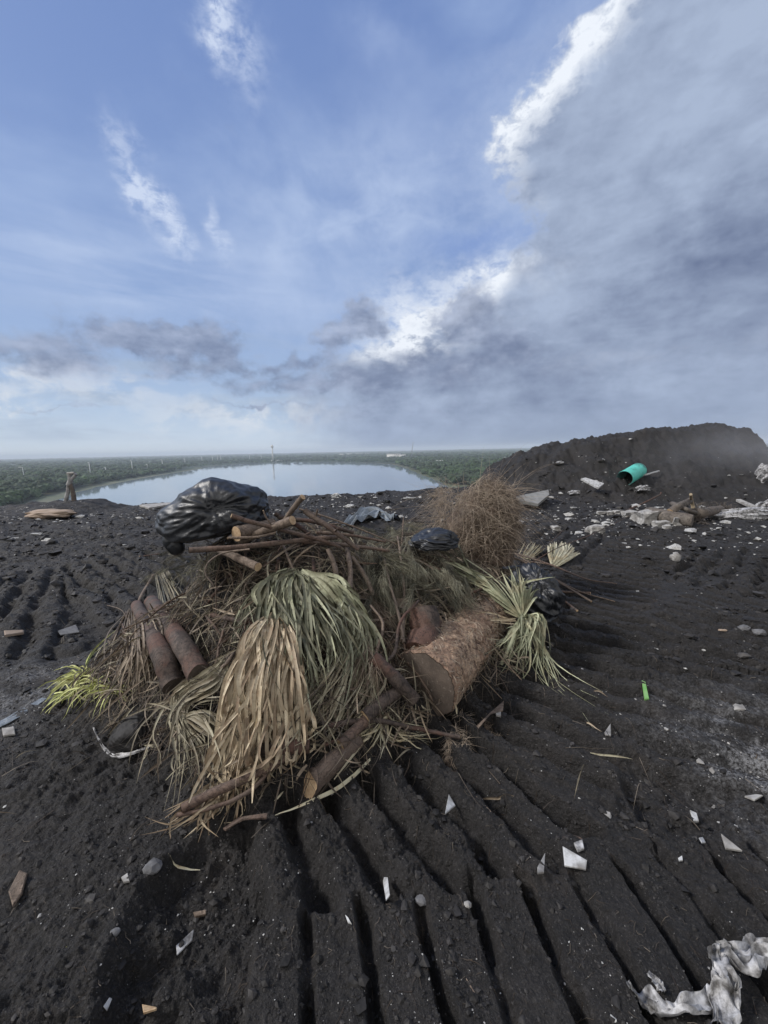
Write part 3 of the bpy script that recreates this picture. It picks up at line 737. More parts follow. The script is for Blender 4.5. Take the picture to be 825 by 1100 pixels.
barkmat('bark_stick', (.05, .034, .026), (.24, .18, .135), (.12, .075, .052), 12, (1, 1, 1), .3, .003)
LOGGRP = 'cut branches piled on top of the brush heap'
def branch(name, label, pts, r0, r1, bark='bark_red', cat='branch', group=None, cut='pale', ends=(1, 1), n=9, K=14, rough=.08, knots=0, wob=.15, bevel=0.):
    P0 = [Vector(pt(q)) for q in pts]; P = catmull(P0, K)
    sd = int(abs(P[0][0]*911+P[0][1]*577+P[-1][0]*313))+3; rg = np.random.RandomState(sd)
    rough = min(rough, .07) if r0 < .03 else .10
    rad = np.linspace(r0, r1, K)*(1+.035*rg.normal(0, 1, K))
    L = np.linalg.norm(P[-1]-P[0]); wb = np.cumsum(rg.normal(0, wob*min(r0, .012)*.6, (K, 3)), 0); wb -= np.linspace(0, 1, K)[:, None]*wb[-1]; P = P+wb
    c = Vector(P.mean(0)); c.z = float(P[:, 2].min()-r0)
    root = empty(name, c, label, cat, group)
    mb = MB(); rings = tube(mb, P, rad, n, rough, sd, bevel=bevel)
    for k in range(knots):
        i = rg.randint(2, K-2); dr = rg.normal(0, 1, 3); dr[2] = abs(dr[2]); dr /= np.linalg.norm(dr); l = r0*rg.uniform(2.0, 4.5)
        tube(mb, catmull([P[i], P[i]+dr*l*.6, P[i]+dr*l+np.array([0, 0, l*.1])], 5), np.linspace(rad[i]*.5, rad[i]*.3, 5), 6, .1, sd+k)
    mb.build('bark', M[bark], root)
    T_ = frames(P)
    for e, k, d_ in ((ends[0], 0, -1), (ends[1], -1, 1)):
        if e:
            cb = MB(); rg_ = rings[k] if d_ > 0 else rings[k][::-1]; cap_disc(cb, rg_, T_[k]*d_); cb.build('cut_end', M['cut_'+cut], root, smooth=False)
    return root

# ------------------------------------------------------------------ the heap itself
def heap_litter():
    rng = np.random.RandomState(5); mb = MB()
    n = 26000; X = rng.uniform(-2.2, 1.75, n); Y = rng.uniform(1.35, 5.2, n); h = heap(X, Y)
    k = (h > .03) | (rng.rand(n) < .012); X, Y = X[k], Y[k]; n = len(X)
    Z = ground_h(X, Y, False)
    e_ = .03; gx = (heap(X+e_, Y)-heap(X-e_, Y))/(2*e_); gy = (heap(X, Y+e_)-heap(X, Y-e_))/(2*e_)
    down = np.stack([-gx, -gy, -(gx*gx+gy*gy)], -1); down /= np.linalg.norm(down, axis=1, keepdims=True)+1e-6
    nor = np.stack([-gx, -gy, np.ones(n)], -1); nor /= np.linalg.norm(nor, axis=1, keepdims=True)
    rd = rng.normal(0, 1, (n, 3)); rd -= nor*(rd*nor).sum(1, keepdims=True); rd /= np.linalg.norm(rd, axis=1, keepdims=True)
    d = down*rng.uniform(-.2, 1.1, n)[:, None]+rd*.9; d /= np.linalg.norm(d, axis=1, keepdims=True)
    L = rng.uniform(.08, .42, n)*(1-.4*(h[k] < .1)); c = np.stack([X, Y, Z], -1)+nor*(rng.rand(n)**1.6*.12)[:, None]
    A = c-d*L[:, None]*.5; C = c+d*L[:, None]*.5+nor*rng.normal(0, .03, n)[:, None]; B = c+nor*rng.uniform(-.01, .035, n)[:, None]+rd*rng.normal(0, .014, n)[:, None]
    P = bez(A, B*2-.5*(A+C), C, 6)
    th = rng.rand(n)
    a = th < .64
    strands(mb, P[a], rng.uniform(.0025, .006, a.sum()), rng.beta(1.6, 2.2, a.sum()), 'tube', 'thin', rng=rng)
    o = mb.build('fine_twigs', M['twig']); tag(o, kind='stuff', label='tangle of fine dark twigs covering the heap')
    mb = MB(); b_ = (th >= .64) & (th < .82)
    strands(mb, P[b_], rng.uniform(.005, .014, b_.sum()), rng.beta(1.6, 2., b_.sum()), 'fold', 'leaf', rng=rng)
    o = mb.build('dead_leaf_litter', M['palm_brown']); tag(o, kind='stuff', label='loose dry brown leaf strips in the heap')
    mb = MB(); g_ = (th >= .82)
    strands(mb, P[g_], rng.uniform(.004, .011, g_.sum()), rng.beta(1.6, 2., g_.sum()), 'fold', 'leaf', rng=rng)
    o = mb.build('green_leaf_litter', M['palm_grey']); tag(o, kind='stuff', label='loose grey green leaf strips in the heap')
heap_litter()
def heap_sticks():
    rng = np.random.RandomState(15); mb = MB(); n = 620
    X = rng.uniform(-1.9, 1.5, n); Y = rng.uniform(1.5, 4.6, n); h = heap(X, Y); k = h > .10; X, Y = X[k], Y[k]; n = len(X)
    c = np.stack([X, Y, ground_h(X, Y, False)+rng.uniform(.03, .13, n)], -1); th = rng.normal(0, .9, n)+np.where(rng.rand(n) < .4, 1.4, 0)
    e_ = .08; gx = (heap(X+e_, Y)-heap(X-e_, Y))/(2*e_); gy = (heap(X, Y+e_)-heap(X, Y-e_))/(2*e_)
    d = np.stack([np.cos(th), np.sin(th), (gx*np.cos(th)+gy*np.sin(th))*.8+rng.normal(0, .22, n)], -1); d /= np.linalg.norm(d, axis=1, keepdims=True)
    L = rng.gamma(3., .11, n).clip(.12, .95)[:, None]; bend = rng.normal(0, .045, (n, 3))*L
    P = bez(c-d*L*.5, c+bend*2, c+d*L*.5, 9); P[:, 1:-1] += rng.normal(0, .004, (n, 7, 3))
    strands(mb, P, np.clip(rng.gamma(2.2, .0042, n), .004, .024), rng.beta(2, 2, n), 'tube', 'blunt', rng=rng)
    o = mb.build('loose_sticks', M['bark_stick']); tag(o, kind='stuff', label='tangle of thin loose sticks all over the heap')
heap_sticks()

def needles(name, label, cat, row0, row1, n, L, w, mat, tone=(.5, .2), up=(0, .1), drop=.5, seed=1, spread=.6, K=7, sprout=None, group=None):
    """cloud of fine drooping needles growing from a picture quad"""
    rng = np.random.RandomState(seed); a = rng.rand(n); b_ = rng.rand(n)
    A0 = poly_sample([pt(q) for q in row0], a); A1 = poly_sample([pt(q) for q in row1], a); c = A0*(1-b_[:, None])+A1*b_[:, None]
    # sprays: needles gather along short drooping stems
    ns = max(6, n//75); cl = rng.randint(0, ns, n); st = c[:ns].copy(); sdv = rng.normal(0, 1, (ns, 3)); sdv[:, 2] = -.35-.5*rng.rand(ns); sdv[:, 1] -= .5; sdv /= np.linalg.norm(sdv, axis=1, keepdims=True)
    st[:, 2] = ground_h(st[:, 0], st[:, 1], False)+rng.uniform(up[0], up[1]*1.5, ns); al = rng.rand(n)[:, None]*L*1.6
    c = st[cl]+sdv[cl]*al+rng.normal(0, L*.05, (n, 3)); g = ground_h(c[:, 0], c[:, 1], False)+.01; c[:, 2] = np.maximum(c[:, 2], g)
    dirs = sdv*1.2+rng.normal(0, .45, (ns, 3)); dirs[:, 2] += .15; spt = rng.normal(0, .28, ns)
    d = dirs[cl]+rng.normal(0, spread, (n, 3)); d /= np.linalg.norm(d, axis=1, keepdims=True)
    l = L*rng.uniform(.5, 1.3, n)[:, None]; B = c+d*l*.55; C = c+d*l*np.array([1, 1, .5])-np.array([0, 0, 1])*l*drop
    mb = MB(); P = bez(c, B, C, K)
    strands(mb, P, w*rng.uniform(.6, 1.4, n), np.clip(rng.normal(tone[0], tone[1]*.6, n)+spt[cl], 0, 1), 'tube', 'thin', rng=rng)
    o = mb.build(name, M[mat]); tag(o, label, cat, group); return recenter(o)
FG = 'feathery green boughs in the heap'
needles('feathery_bough', 'dark grey green feathery bough under the big black bag', 'bough', [(180, 592, .06), (225, 596, .06), (285, 600, .06)], [(185, 655, .03), (240, 665, .03), (290, 650, .03)], 4200, .20, .003, 'needle_green', (.4, .22), seed=11, group=FG, up=(.03, .16), spread=.3)
needles('feathery_bough', 'feathery green bough between the cut sticks and the tan grass clump', 'bough', [(372, 562, .08), (415, 560, .08), (448, 566, .08)], [(380, 600, .05), (420, 615, .05), (480, 610, .05)], 6500, .24, .003, 'needle_green', (.6, .25), seed=12, group=FG, up=(.04, .20), spread=.28)
needles('feathery_bough', 'feathery green bough above the chopped red trunk', 'bough', [(395, 605, .06), (430, 610, .06), (500, 612, .06)], [(400, 650, .03), (430, 660, .03), (500, 650, .03)], 6500, .15, .003, 'needle_green', (.5, .25), seed=13, group=FG, up=(.05, .18), spread=.3)
needles('reddish_brush', 'reddish brown fine twigs hanging left of the chopped trunk', 'twigs', [(370, 625, .05), (410, 630, .05)], [(390, 700, .03), (425, 690, .03)], 1500, .2, .0032, 'needle_brown', (.2, .15), seed=14, drop=.9)

# dry tan clump that rises above the rim line
def dry_clump():
    rng = np.random.RandomState(21); mb = MB(); c0 = at_depth(512, 590, 4.05); base = np.array([c0.x, c0.y+.1, c0.z-.12])
    n = 11000; th = rng.uniform(0, 6.283, n); ph = rng.rand(n)**.55*1.35
    rad = np.stack([np.sin(ph)*np.cos(th)*.43, np.sin(ph)*np.sin(th)*.40, np.cos(ph)*.87+.02], -1)
    lobes = 1+.13*pn(th*1.7, ph*3.3, 5)+.09*pn(th*4.2, ph*6, 6); rr = rng.uniform(.5, 1.02, n)*lobes
    p = base+rad*rr[:, None]; p[:, 0] += (p[:, 2]-base[2])*.14+.05-np.clip(.45-(p[:, 2]-base[2]), 0, 1)*.28*rng.rand(n)
    outw = rad/np.linalg.norm(rad, axis=1, keepdims=True)
    cl = rng.randint(0, 150, n); dd = rng.normal(0, 1, (150, 3)); dd[:, 2] = dd[:, 2]*.8-.25
    d = dd[cl]*.8+rng.normal(0, .55, (n, 3)); d -= outw*(d*outw).sum(1, keepdims=True)*.75; d /= np.linalg.norm(d, axis=1, keepdims=True)
    l = rng.uniform(.07, .26, n)[:, None]
    P = bez(p-d*l*.5-outw*.03, p+outw*l*.22, p+d*l*.5-outw*.02-np.array([0, 0, .35])*l, 6)
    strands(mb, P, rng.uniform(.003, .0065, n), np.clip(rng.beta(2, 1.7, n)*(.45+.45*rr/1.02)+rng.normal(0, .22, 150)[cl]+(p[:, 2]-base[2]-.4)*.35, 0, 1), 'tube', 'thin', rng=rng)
    # long wisps
    n = 1500; th = rng.uniform(0, 6.283, n); a = base+np.stack([np.cos(th)*.38, np.sin(th)*.32, rng.uniform(.1, .8, n)], -1); o_ = np.stack([np.cos(th), np.sin(th), rng.uniform(-.6, .7, n)], -1)*.5+rng.normal(0, .7, (n, 3))
    l = rng.uniform(.12, .38, n)[:, None]
    P = bez(a, a+o_*l*.6+np.array([0, 0, .1])*l, a+o_*l-np.array([0, 0, .45])*l, 7)
    strands(mb, P, .0036, rng.uniform(.55, 1, n), 'tube', 'thin', rng=rng)
    # inner core of matted stalks so the middle is closed
    tv, tf = I2; v = tv*np.array([.40, .32, .62])*(1+.12*fbm(tv[:, :1]*3, tv[:, 1:2]*3+tv[:, 2:3]*2, 1., 3, 4)); v[:, 2] += .12; v[:, 0] += .05
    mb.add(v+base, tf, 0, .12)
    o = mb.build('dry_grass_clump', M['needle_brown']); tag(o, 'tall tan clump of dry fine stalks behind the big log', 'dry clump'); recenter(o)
dry_clump()

def frond(label, mat, fans, stalk=None, cat='palm frond', stalkmat='bark_tan', sr=.012, group='palm leaves thrown on the heap'):
    mb = MB()
    for f in fans: fan(mb, **f)
    Vt = np.concatenate(mb.v); c = Vector(Vt.mean(0)); c.z = Vt[:, 2].min()
    root = empty('palm_frond', c, label, cat, group); mb.build('leaf_blades', M[mat], root)
    if stalk:
        sb = MB(); P = catmull([pt(q) for q in stalk], 12); tube(sb, P, np.linspace(sr, sr*.7, 12), 8, .12, 3); sb.build('stalk', M[stalkmat], root)
    return root
# big tan skirt
frond('large dry tan palm leaf hanging like a closed skirt in front', 'palm_tan', [
    dict(rows=[[(288, 660, .20), (302, 660, .20)], [(266, 690, .22), (295, 684, .26), (316, 690, .22)], [(248, 740, .17), (285, 745, .21), (324, 745, .17)], [(236, 800, .10), (280, 810, .13), (322, 790, .10)], [(228, 838, .04), (275, 828, .05), (318, 802, .06)]],
         n=230, w=.0165, K=18, jit=(.006, .020, .032, .040, .05), tone=(.58, .34), prof='blunt', seed=31, short=.22, twist=.5),
    dict(rows=[[(288, 660, .20), (302, 660, .20)], [(262, 700, .17), (318, 700, .17)], [(240, 780, .10), (322, 780, .10)], [(222, 830, .03), (330, 815, .03)]],
         n=60, w=.014, K=14, jit=(.006, .02, .03, .04), tone=(.25, .15), seed=32)], stalk=[(304, 636, .14), (299, 650, .18), (294, 668, .22)], sr=.022)
# big olive fan
frond('big olive green fan palm leaf draped over the middle of the heap', 'palm_olive', [
    dict(rows=[[(305, 612, .14), (335, 618, .14)], [(285, 640, .20), (322, 636, .22), (372, 638, .2)], [(290, 690, .17), (335, 700, .2), (404, 680, .17)], [(300, 745, .11), (345, 760, .14), (400, 742, .11)]],
         n=150, w=.020, K=16, jit=(.01, .03, .06, .085), tone=(.42, .32), seed=41, short=.35, twist=.5),
    dict(rows=[[(325, 614, .16), (340, 618, .16)], [(350, 632, .22), (378, 645, .22)], [(375, 670, .2), (404, 690, .18)], [(352, 730, .14), (402, 745, .12)]],
         n=42, w=.022, K=14, jit=(.008, .016, .022, .03), tone=(.85, .12), seed=42, short=.2),
    dict(rows=[[(305, 612, .16), (318, 612, .16)], [(286, 628, .2), (300, 628, .2)], [(278, 670, .16), (300, 680, .18)], [(276, 720, .12), (305, 750, .12)]],
         n=30, w=.015, K=13, jit=(.008, .016, .02, .03), tone=(.3, .15), seed=43)], stalk=[(300, 575, .08), (308, 595, .12), (316, 614, .16)], stalkmat='bark_tan', sr=.011)
frond('thin pale green leaf strips trailing below the olive fan', 'palm_grey', [
    dict(rows=[[(370, 690, .12), (400, 700, .12)], [(350, 730, .11), (405, 735, .1)], [(310, 780, .06), (400, 775, .05)], [(270, 815, .03), (400, 790, .03)]],
         n=60, w=.010, K=13, jit=(.01, .03, .04, .05), tone=(.6, .25), seed=44),
    dict(rows=[[(320, 720, .1), (345, 720, .1)], [(325, 760, .07), (340, 750, .08)], [(325, 800, .05), (350, 800, .05)]], n=30, w=.009, K=12, jit=(.02, .03, .05), tone=(.35, .2), seed=45)])
# grey twisted frond left of the skirt
frond('grey green palm leaf bent and twisted left of the tan skirt', 'palm_grey', [
    dict(rows=[[(238, 708, .13), (246, 722, .12)], [(222, 722, .15), (232, 742, .13)], [(190, 742, .13), (205, 756, .12)], [(188, 768, .12), (200, 774, .12)], [(196, 800, .08), (225, 800, .1)], [(180, 862, .02), (228, 845, .03)]],
         n=70, w=.015, K=20, jit=(.012, .014, .012, .008, .02, .035), tone=(.5, .22), seed=51, short=.3),
    dict(rows=[[(192, 766, .13), (200, 772, .13)], [(215, 780, .13), (222, 765, .13)], [(232, 800, .1), (240, 785, .1)], [(240, 830, .05), (250, 815, .05)]], n=26, w=.013, K=12, jit=(.006, .014, .02, .03), tone=(.4, .2), seed=52)],
    stalk=[(252, 700, .1), (244, 712, .13), (232, 722, .14)])
# brown hanging frond at far left, with lime tufts
frond('brown dried palm leaf hanging at the left shoulder of the heap', 'palm_brown', [
    dict(rows=[[(135, 658, .05), (150, 650, .06)], [(122, 690, .1), (150, 690, .1), (170, 680, .08)], [(108, 722, .08), (140, 735, .1), (172, 720, .08)], [(104, 752, .03), (140, 770, .04), (176, 765, .04)]],
         n=130, w=.012, K=13, jit=(.012, .025, .03, .04), tone=(.5, .28), seed=61, short=.4),
    dict(rows=[[(140, 660, .08), (150, 655, .08)], [(143, 695, .12), (155, 690, .12)], [(145, 740, .1), (158, 735, .1)]], n=22, w=.02, K=10, jit=(.01, .02, .03), tone=(.7, .2), seed=62)], stalk=[(165, 618, .05), (152, 640, .07), (142, 662, .08)], sr=.02)
frond('grey green leaf strips falling from the top left of the heap', 'palm_grey', [
    dict(rows=[[(166, 618, .08), (180, 614, .08)], [(172, 645, .13), (195, 640, .1)], [(178, 690, .1), (215, 690, .07)], [(176, 740, .07), (235, 720, .04)]],
         n=34, w=.010, K=13, jit=(.01, .015, .02, .03), tone=(.6, .22), seed=63, short=.4)])
def tuft(label, centers, n, L, w, mat, seed, group=None):
    rng = np.random.RandomState(seed); mb = MB()
    for (px, py, up), sx in centers:
        c = np.array(tuple(S(px, py, up))); th = rng.uniform(0, 6.283, n); e_ = rng.uniform(-.1, .7, n)
        d = np.stack([np.cos(th)*np.cos(e_)+sx, np.sin(th)*np.cos(e_)*.8-.2, np.sin(e_)], -1); l = L*rng.uniform(.4, 1.15, n)[:, None]
        P = bez(np.repeat(c[None], n, 0)+rng.normal(0, .012, (n, 3)), c+d*l*.5+np.array([0, 0, .25])*l, c+d*l-np.array([0, 0, .45])*l, 10)
        P[:, 1:] += np.cumsum(rng.normal(0, .003, (n, 9, 3)), 1)
        strands(mb, P, w*rng.uniform(.6, 1.3, n), np.clip(rng.normal(.6, .25, n), 0, 1), 'fold', 'leaf', rng=rng)
    o = mb.build('leaf_tuft', M[mat]); tag(o, label, 'leaf tuft', group); return recenter(o)
tuft('bright yellow green tuft of grassy leaves at the left foot', [((88, 732, .05), -.35), ((104, 738, .06), -.1), ((122, 742, .05), .1), ((80, 745, .04), -.3), ((95, 725, .05), -.3)], 30, .20, .011, 'palm_lime', 71)
frond('long lime green leaf blade leaning up from the yellow tuft', 'palm_lime', [dict(rows=[[(88, 726, .06), (91, 722, .06)], [(100, 700, .07), (102, 697, .07)], [(128, 672, .08), (132, 670, .08)]], n=5, w=.014, K=10, jit=(.004, .004, .006), tone=(.8, .1), seed=72)])
# frond over the log
HUBF = (561, 664, None, 2.72)
frond('pale green fan palm leaf flopped over the back end of the big log', 'palm_fresh', [
    dict(rows=[[HUBF], [(535, 640, None, 2.85), (520, 625, None, 3.0)], [(505, 622, None, 3.1), (480, 600, None, 3.3)], [(470, 612, None, 3.2), (455, 588, None, 3.4)]], n=30, w=.015, K=12, jit=(.006, .035, .07, .10), tone=(.45, .2), seed=81, short=.4),
    dict(rows=[[HUBF], [(548, 640, None, 2.82), (556, 625, None, 2.9), (572, 640, None, 2.8)], [(540, 618, None, 3.0), (556, 604, None, 3.05), (585, 640, None, 2.85)]], n=22, w=.020, K=10, jit=(.006, .02, .045), tone=(.6, .3), seed=82),
    dict(rows=[[HUBF], [(548, 678, None, 2.6), (570, 668, None, 2.6), (582, 664, None, 2.72)], [(535, 700, None, 2.5), (562, 702, None, 2.5), (580, 690, None, 2.6)], [(528, 722, .01), (556, 726, .02), (576, 722, .01)]], n=70, w=.013, K=13, jit=(.006, .022, .05, .07), tone=(.5, .32), seed=83, short=.5),
    dict(rows=[[HUBF], [(578, 690, None, 2.6), (582, 694, None, 2.58)], [(585, 725, .03), (600, 735, .02)], [(600, 752, .005), (650, 768, .005)]], n=16, w=.009, K=12, jit=(.006, .02, .05, .08), tone=(.75, .2), seed=84)],
    stalk=[HUBF, (552, 685, None, 2.55), (538, 714, None, 2.45)], stalkmat='palm_fresh', sr=.018)
frond('tan leaf strips lying across the top of the big log', 'palm_tan', [
    dict(rows=[[(556, 664, None, 2.7), (550, 668, None, 2.65)], [(515, 662, None, 2.65), (520, 670, None, 2.6)], [(480, 668, None, 2.55), (450, 690, None, 2.3)]], n=12, w=.009, K=10, jit=(.01, .016, .03), tone=(.6, .2), seed=85)])
# fans behind
frond('small pleated pale fan leaf at the right rear of the heap', 'palm_pale', [
    dict(rows=[[(592, 606, .04), (596, 609, .04)], [(590, 594, .12), (606, 594, .12), (612, 600, .1)], [(588, 582, .17), (612, 583, .16), (626, 596, .1)]], n=44, w=.022, K=8, jit=(.006, .01, .012), tone=(.7, .2), prof='blunt', seed=91, short=.1)], stalk=[(500, 590, .15), (550, 600, .1), (594, 607, .05)])
frond('pale fan leaf lying in front of the dry tan clump', 'palm_pale', [
    dict(rows=[[(556, 598, .08), (570, 602, .06)], [(562, 588, .12), (582, 592, .1)], [(566, 578, .16), (588, 588, .12)]], n=26, w=.018, K=8, jit=(.006, .012, .016), tone=(.5, .25), seed=92, short=.2)])
frond('yellowish fan leaf tucked beside the small black bag', 'palm_pale', [
    dict(rows=[[(478, 570, .12), (482, 580, .12)], [(495, 567, .17), (505, 580, .16)], [(512, 576, .12), (515, 592, .12)]], n=34, w=.018, K=9, jit=(.012, .014, .02), tone=(.55, .25), seed=93, short=.25)])
frond('thin green leaf strips crossing the dark middle left', 'palm_olive', [
    dict(rows=[[(276, 628, .1), (282, 634, .1)], [(258, 650, .12), (268, 660, .12)], [(242, 690, .07), (252, 700, .07)]], n=16, w=.010, K=10, jit=(.01, .015, .03), tone=(.5, .25), seed=94)])
# straw at the foot
frond('dry straw and leaf strips fanned out at the front left foot', 'palm_tan', [
    dict(rows=[[(215, 850, .04), (250, 840, .04)], [(190, 868, .05), (230, 868, .05)], [(130, 880, .02), (160, 905, .02), (225, 905, .01)]], n=34, w=.010, K=11, jit=(.02, .03, .04), tone=(.4, .28), seed=95, short=.45),
    dict(rows=[[(225, 850, .04), (270, 835, .04)], [(225, 870, .04), (262, 862, .04)], [(205, 892, .01), (265, 892, .01)]], n=28, w=.008, K=9, jit=(.02, .025, .04), tone=(.4, .25), seed=96, short=.4)])
frond('straw coloured leaf strips lying in front of the small red log', 'palm_pale', [
    dict(rows=[[(400, 775, .05), (420, 765, .05)], [(380, 790, .06), (410, 790, .05)], [(340, 798, .04), (370, 815, .03), (412, 818, .02)]], n=26, w=.010, K=11, jit=(.02, .025, .04), tone=(.55, .25), seed=97, short=.3),
    dict(rows=[[(400, 760, .05), (420, 770, .05)], [(420, 790, .03), (440, 785, .03)], [(450, 800, .01), (495, 782, .015)]], n=16, w=.007, K=11, jit=(.02, .03, .04), tone=(.6, .2), seed=98)])
frond('long pale leaf strip curling out to the ground below the logs', 'palm_pale', [
    dict(rows=[[(402, 810, .01)], [(370, 842, .012)], [(335, 860, .012)], [(292, 878, .004)]], n=1, w=.016, K=14, jit=(.002, .004, .004, .004), tone=(.6, .1), seed=99, short=0)])
frond('short pale leaf strip at the right foot of the straw', 'palm_pale', [dict(rows=[[(181, 918, .004)], [(192, 932, .01)], [(219, 935, .004)]], n=1, w=.012, K=9, jit=(.001,), tone=(.8, .05), seed=100, short=0)])
needles('root_fringe', 'loose brown root fibres under the cut face of the big log', 'fibres', [(470, 775, .01), (525, 765, .01)], [(480, 800, .0), (530, 800, .0)], 420, .09, .002, 'needle_brown', (.6, .2), up=(0, .02), seed=15, drop=.1, spread=1.)

# ------------------------------------------------------------------ logs and branches
def big_log():
    A = at_depth(455, 734, 2.10); A.z = .215; B = at_depth(524, 669, 3.02); B.z = .235
    A = np.array(A); B = np.array(B); ax = (B-A)/np.linalg.norm(B-A)
    K, n = 90, 110; s = np.linspace(0, 1, K); rng = np.random.RandomState(4)
    u = np.cross(ax, [0, 0, 1]); u /= np.linalg.norm(u); w = np.cross(u, ax); a = np.linspace(0, 2*np.pi, n, endpoint=False)
    S_, A_ = np.meshgrid(s, a, indexing='ij'); L = np.linalg.norm(B-A)
    # spiral fibres round the trunk
    arc = A_*.18; 
    sp = pn(np.cos(A_)*2.2+S_*3*L, np.sin(A_)*2.2+S_*1.2*L, 3)*.014
    fib = np.abs(pn((arc*1.0+S_*L*.9)*34, (S_*L*1.2-arc*.6)*9+np.cos(A_), 6))*.018+np.abs(pn(np.cos(A_)*7+S_*L*11, np.sin(A_)*7-S_*L*11, 16))*.010
    rr = .198*(1+.03*np.cos(2*A_+.5))*(1-.06*S_)+sp+fib; rr[0] -= .004
    P = A+(B-A)*S_[..., None]+rr[..., None]*(np.cos(A_)[..., None]*u+np.sin(A_)[..., None]*w)
    c = Vector((A+B)/2); c.z = 0.; root = empty('palm_log', c, 'biggest log, cut palm trunk with fibrous brown bark lying right of centre', 'log')
    mb = MB(); i = np.arange(K-1)[:, None]*n; j = np.arange(n)[None]; j2 = (j+1) % n
    mb.add(P.reshape(-1, 3), np.stack([i+j, i+n+j, i+n+j2, i+j2], -1).reshape(-1, 4)); 
    cc = P[-1].mean(0); mb.add(np.vstack([P[-1], cc]), np.stack([np.arange(n), (np.arange(n)+1) % n, np.full(n, n)], -1)); mb.build('bark', M['bark_fibre'], root)
    cb = MB(); cap_disc(cb, P[0][::-1], -ax); cb.build('cut_face', M['cut_dark'], root, smooth=False)
    # shaggy fibres on the bark
    N = 1500; S2 = rng.rand(N); A2 = rng.uniform(-.6, 3.4, N); l = rng.uniform(.02, .07, N)[:, None]
    nrm = np.cos(A2)[:, None]*u+np.sin(A2)[:, None]*w; tg = -np.sin(A2)[:, None]*u+np.cos(A2)[:, None]*w
    p = A+(B-A)*S2[:, None]+nrm*(.206+.004*rng.rand(N)[:, None]); d = tg*rng.choice([-1, -1, 1], N)[:, None]*.6+ax*rng.normal(.5, .45, (N, 1)); d /= np.linalg.norm(d, axis=1, keepdims=True)
    fb = MB(); strands(fb, bez(p, p+d*l*.5+nrm*rng.uniform(.003, .018, N)[:, None], p+d*l-nrm*.004, 5), rng.uniform(.002, .005, N), rng.beta(2, 1.5, N), 'ribbon', 'leaf', rng=rng, clamp=False)
    fb.build('bark_fibres', M['needle_brown'], root)
big_log()
def chopped():
    root = branch('chopped_trunk', 'short chopped trunk with torn red fibres behind the biggest log', [(450, 704, .13), (458, 680, .19), (454, 655, .21)], .115, .10, 'bark_dark', 'log', None, ends=(0, 0), n=28, K=14, rough=.25)
    rng = np.random.RandomState(6); N = 500; c = np.array(tuple(S(455, 680, .14))); p = c+rng.normal(0, .055, (N, 3)); d = rng.normal(0, 1, (N, 3)); d[:, 2] = -abs(d[:, 2]); d[:, 1] -= .8; d /= np.linalg.norm(d, axis=1, keepdims=True)
    fb = MB(); strands(fb, bez(p, p+d*.05, p+d*.1, 5), .006, rng.beta(1.3, 2.2, N), 'fold', 'leaf', rng=rng); fb.build('torn_fibre', M['palm_brown'], root)
    # flap of bark above
    fl = MB(); P = catmull([pt(q) for q in ((425, 646, .17), (450, 655, .24), (478, 672, .24))], 8)
    strands(fl, P[None], .075, .5, 'fold', 'blunt', clamp=False, twist=.05); fl.build('bark_flap', M['bark_tan'], root)
chopped()
B = branch
B('log', 'dark smooth log leaning at the left side, outer one of two', [(147, 650, .17), (168, 690, .21), (186, 736, .13)], .052, .058, 'bark_dark', 'log', cut='dark', n=18, K=16)
B('log', 'brown smooth log leaning at the left side, inner one of two', [(162, 646, .14), (190, 684, .19), (214, 724, .13)], .062, .056, 'bark_dark', 'log', cut='dark', n=18, K=16)
B('log', 'short red log with a pale round cut end at the front foot', [(334, 842, .055), (357, 819, .06), (384, 794, .07)], .050, .045, 'bark_red', 'log', n=16, K=14, rough=.16, bevel=1.0)
B('log', 'dark brown limb leaning against the cut face of the biggest log', [(400, 706, .22), (424, 728, .20), (444, 752, .15)], .036, .042, 'bark_dark', 'log', cut='dark', n=14)
B('log', 'stubby brown limb with cut end behind the straw strips', [(392, 770, .12), (410, 755, .14), (428, 742, .12)], .036, .034, 'bark_dark', 'log', n=14)
B('log', 'small knobbly limb end left of the stubby brown limb', [(366, 800, .10), (384, 782, .11), (396, 770, .11)], .026, .030, 'bark_red', 'log', n=12)
B('log', 'dark wood chunk under the hem of the tan skirt', [(284, 806, .10), (308, 802, .12), (332, 800, .10)], .040, .038, 'bark_dark', 'log', cut='dark', n=14, rough=.2)
B('branch', 'long brown branch lying along the front foot of the heap', [(196, 868, .09), (240, 846, .12), (285, 826, .12), (312, 808, .10)], .018, .024, 'bark_red', n=10, K=20, ends=(1, 0))
B('branch', 'thin curved branch bowing below the long front branch', [(190, 876, .07), (235, 866, .09), (272, 848, .10), (298, 818, .11), (312, 816, .11)], .009, .011, 'bark_red', n=8, K=22, ends=(0, 0))
B('branch', 'flat splintered branch end beside the long front branch', [(226, 848, .04), (240, 840, .06), (256, 828, .07)], .012, .010, 'bark_tan', n=8)
B('branch', 'straight dark red branch at the foot of the biggest log', [(350, 780, .11), (400, 774, .11), (445, 782, .07), (494, 792, .03)], .015, .011, 'bark_dark', n=8, K=18)
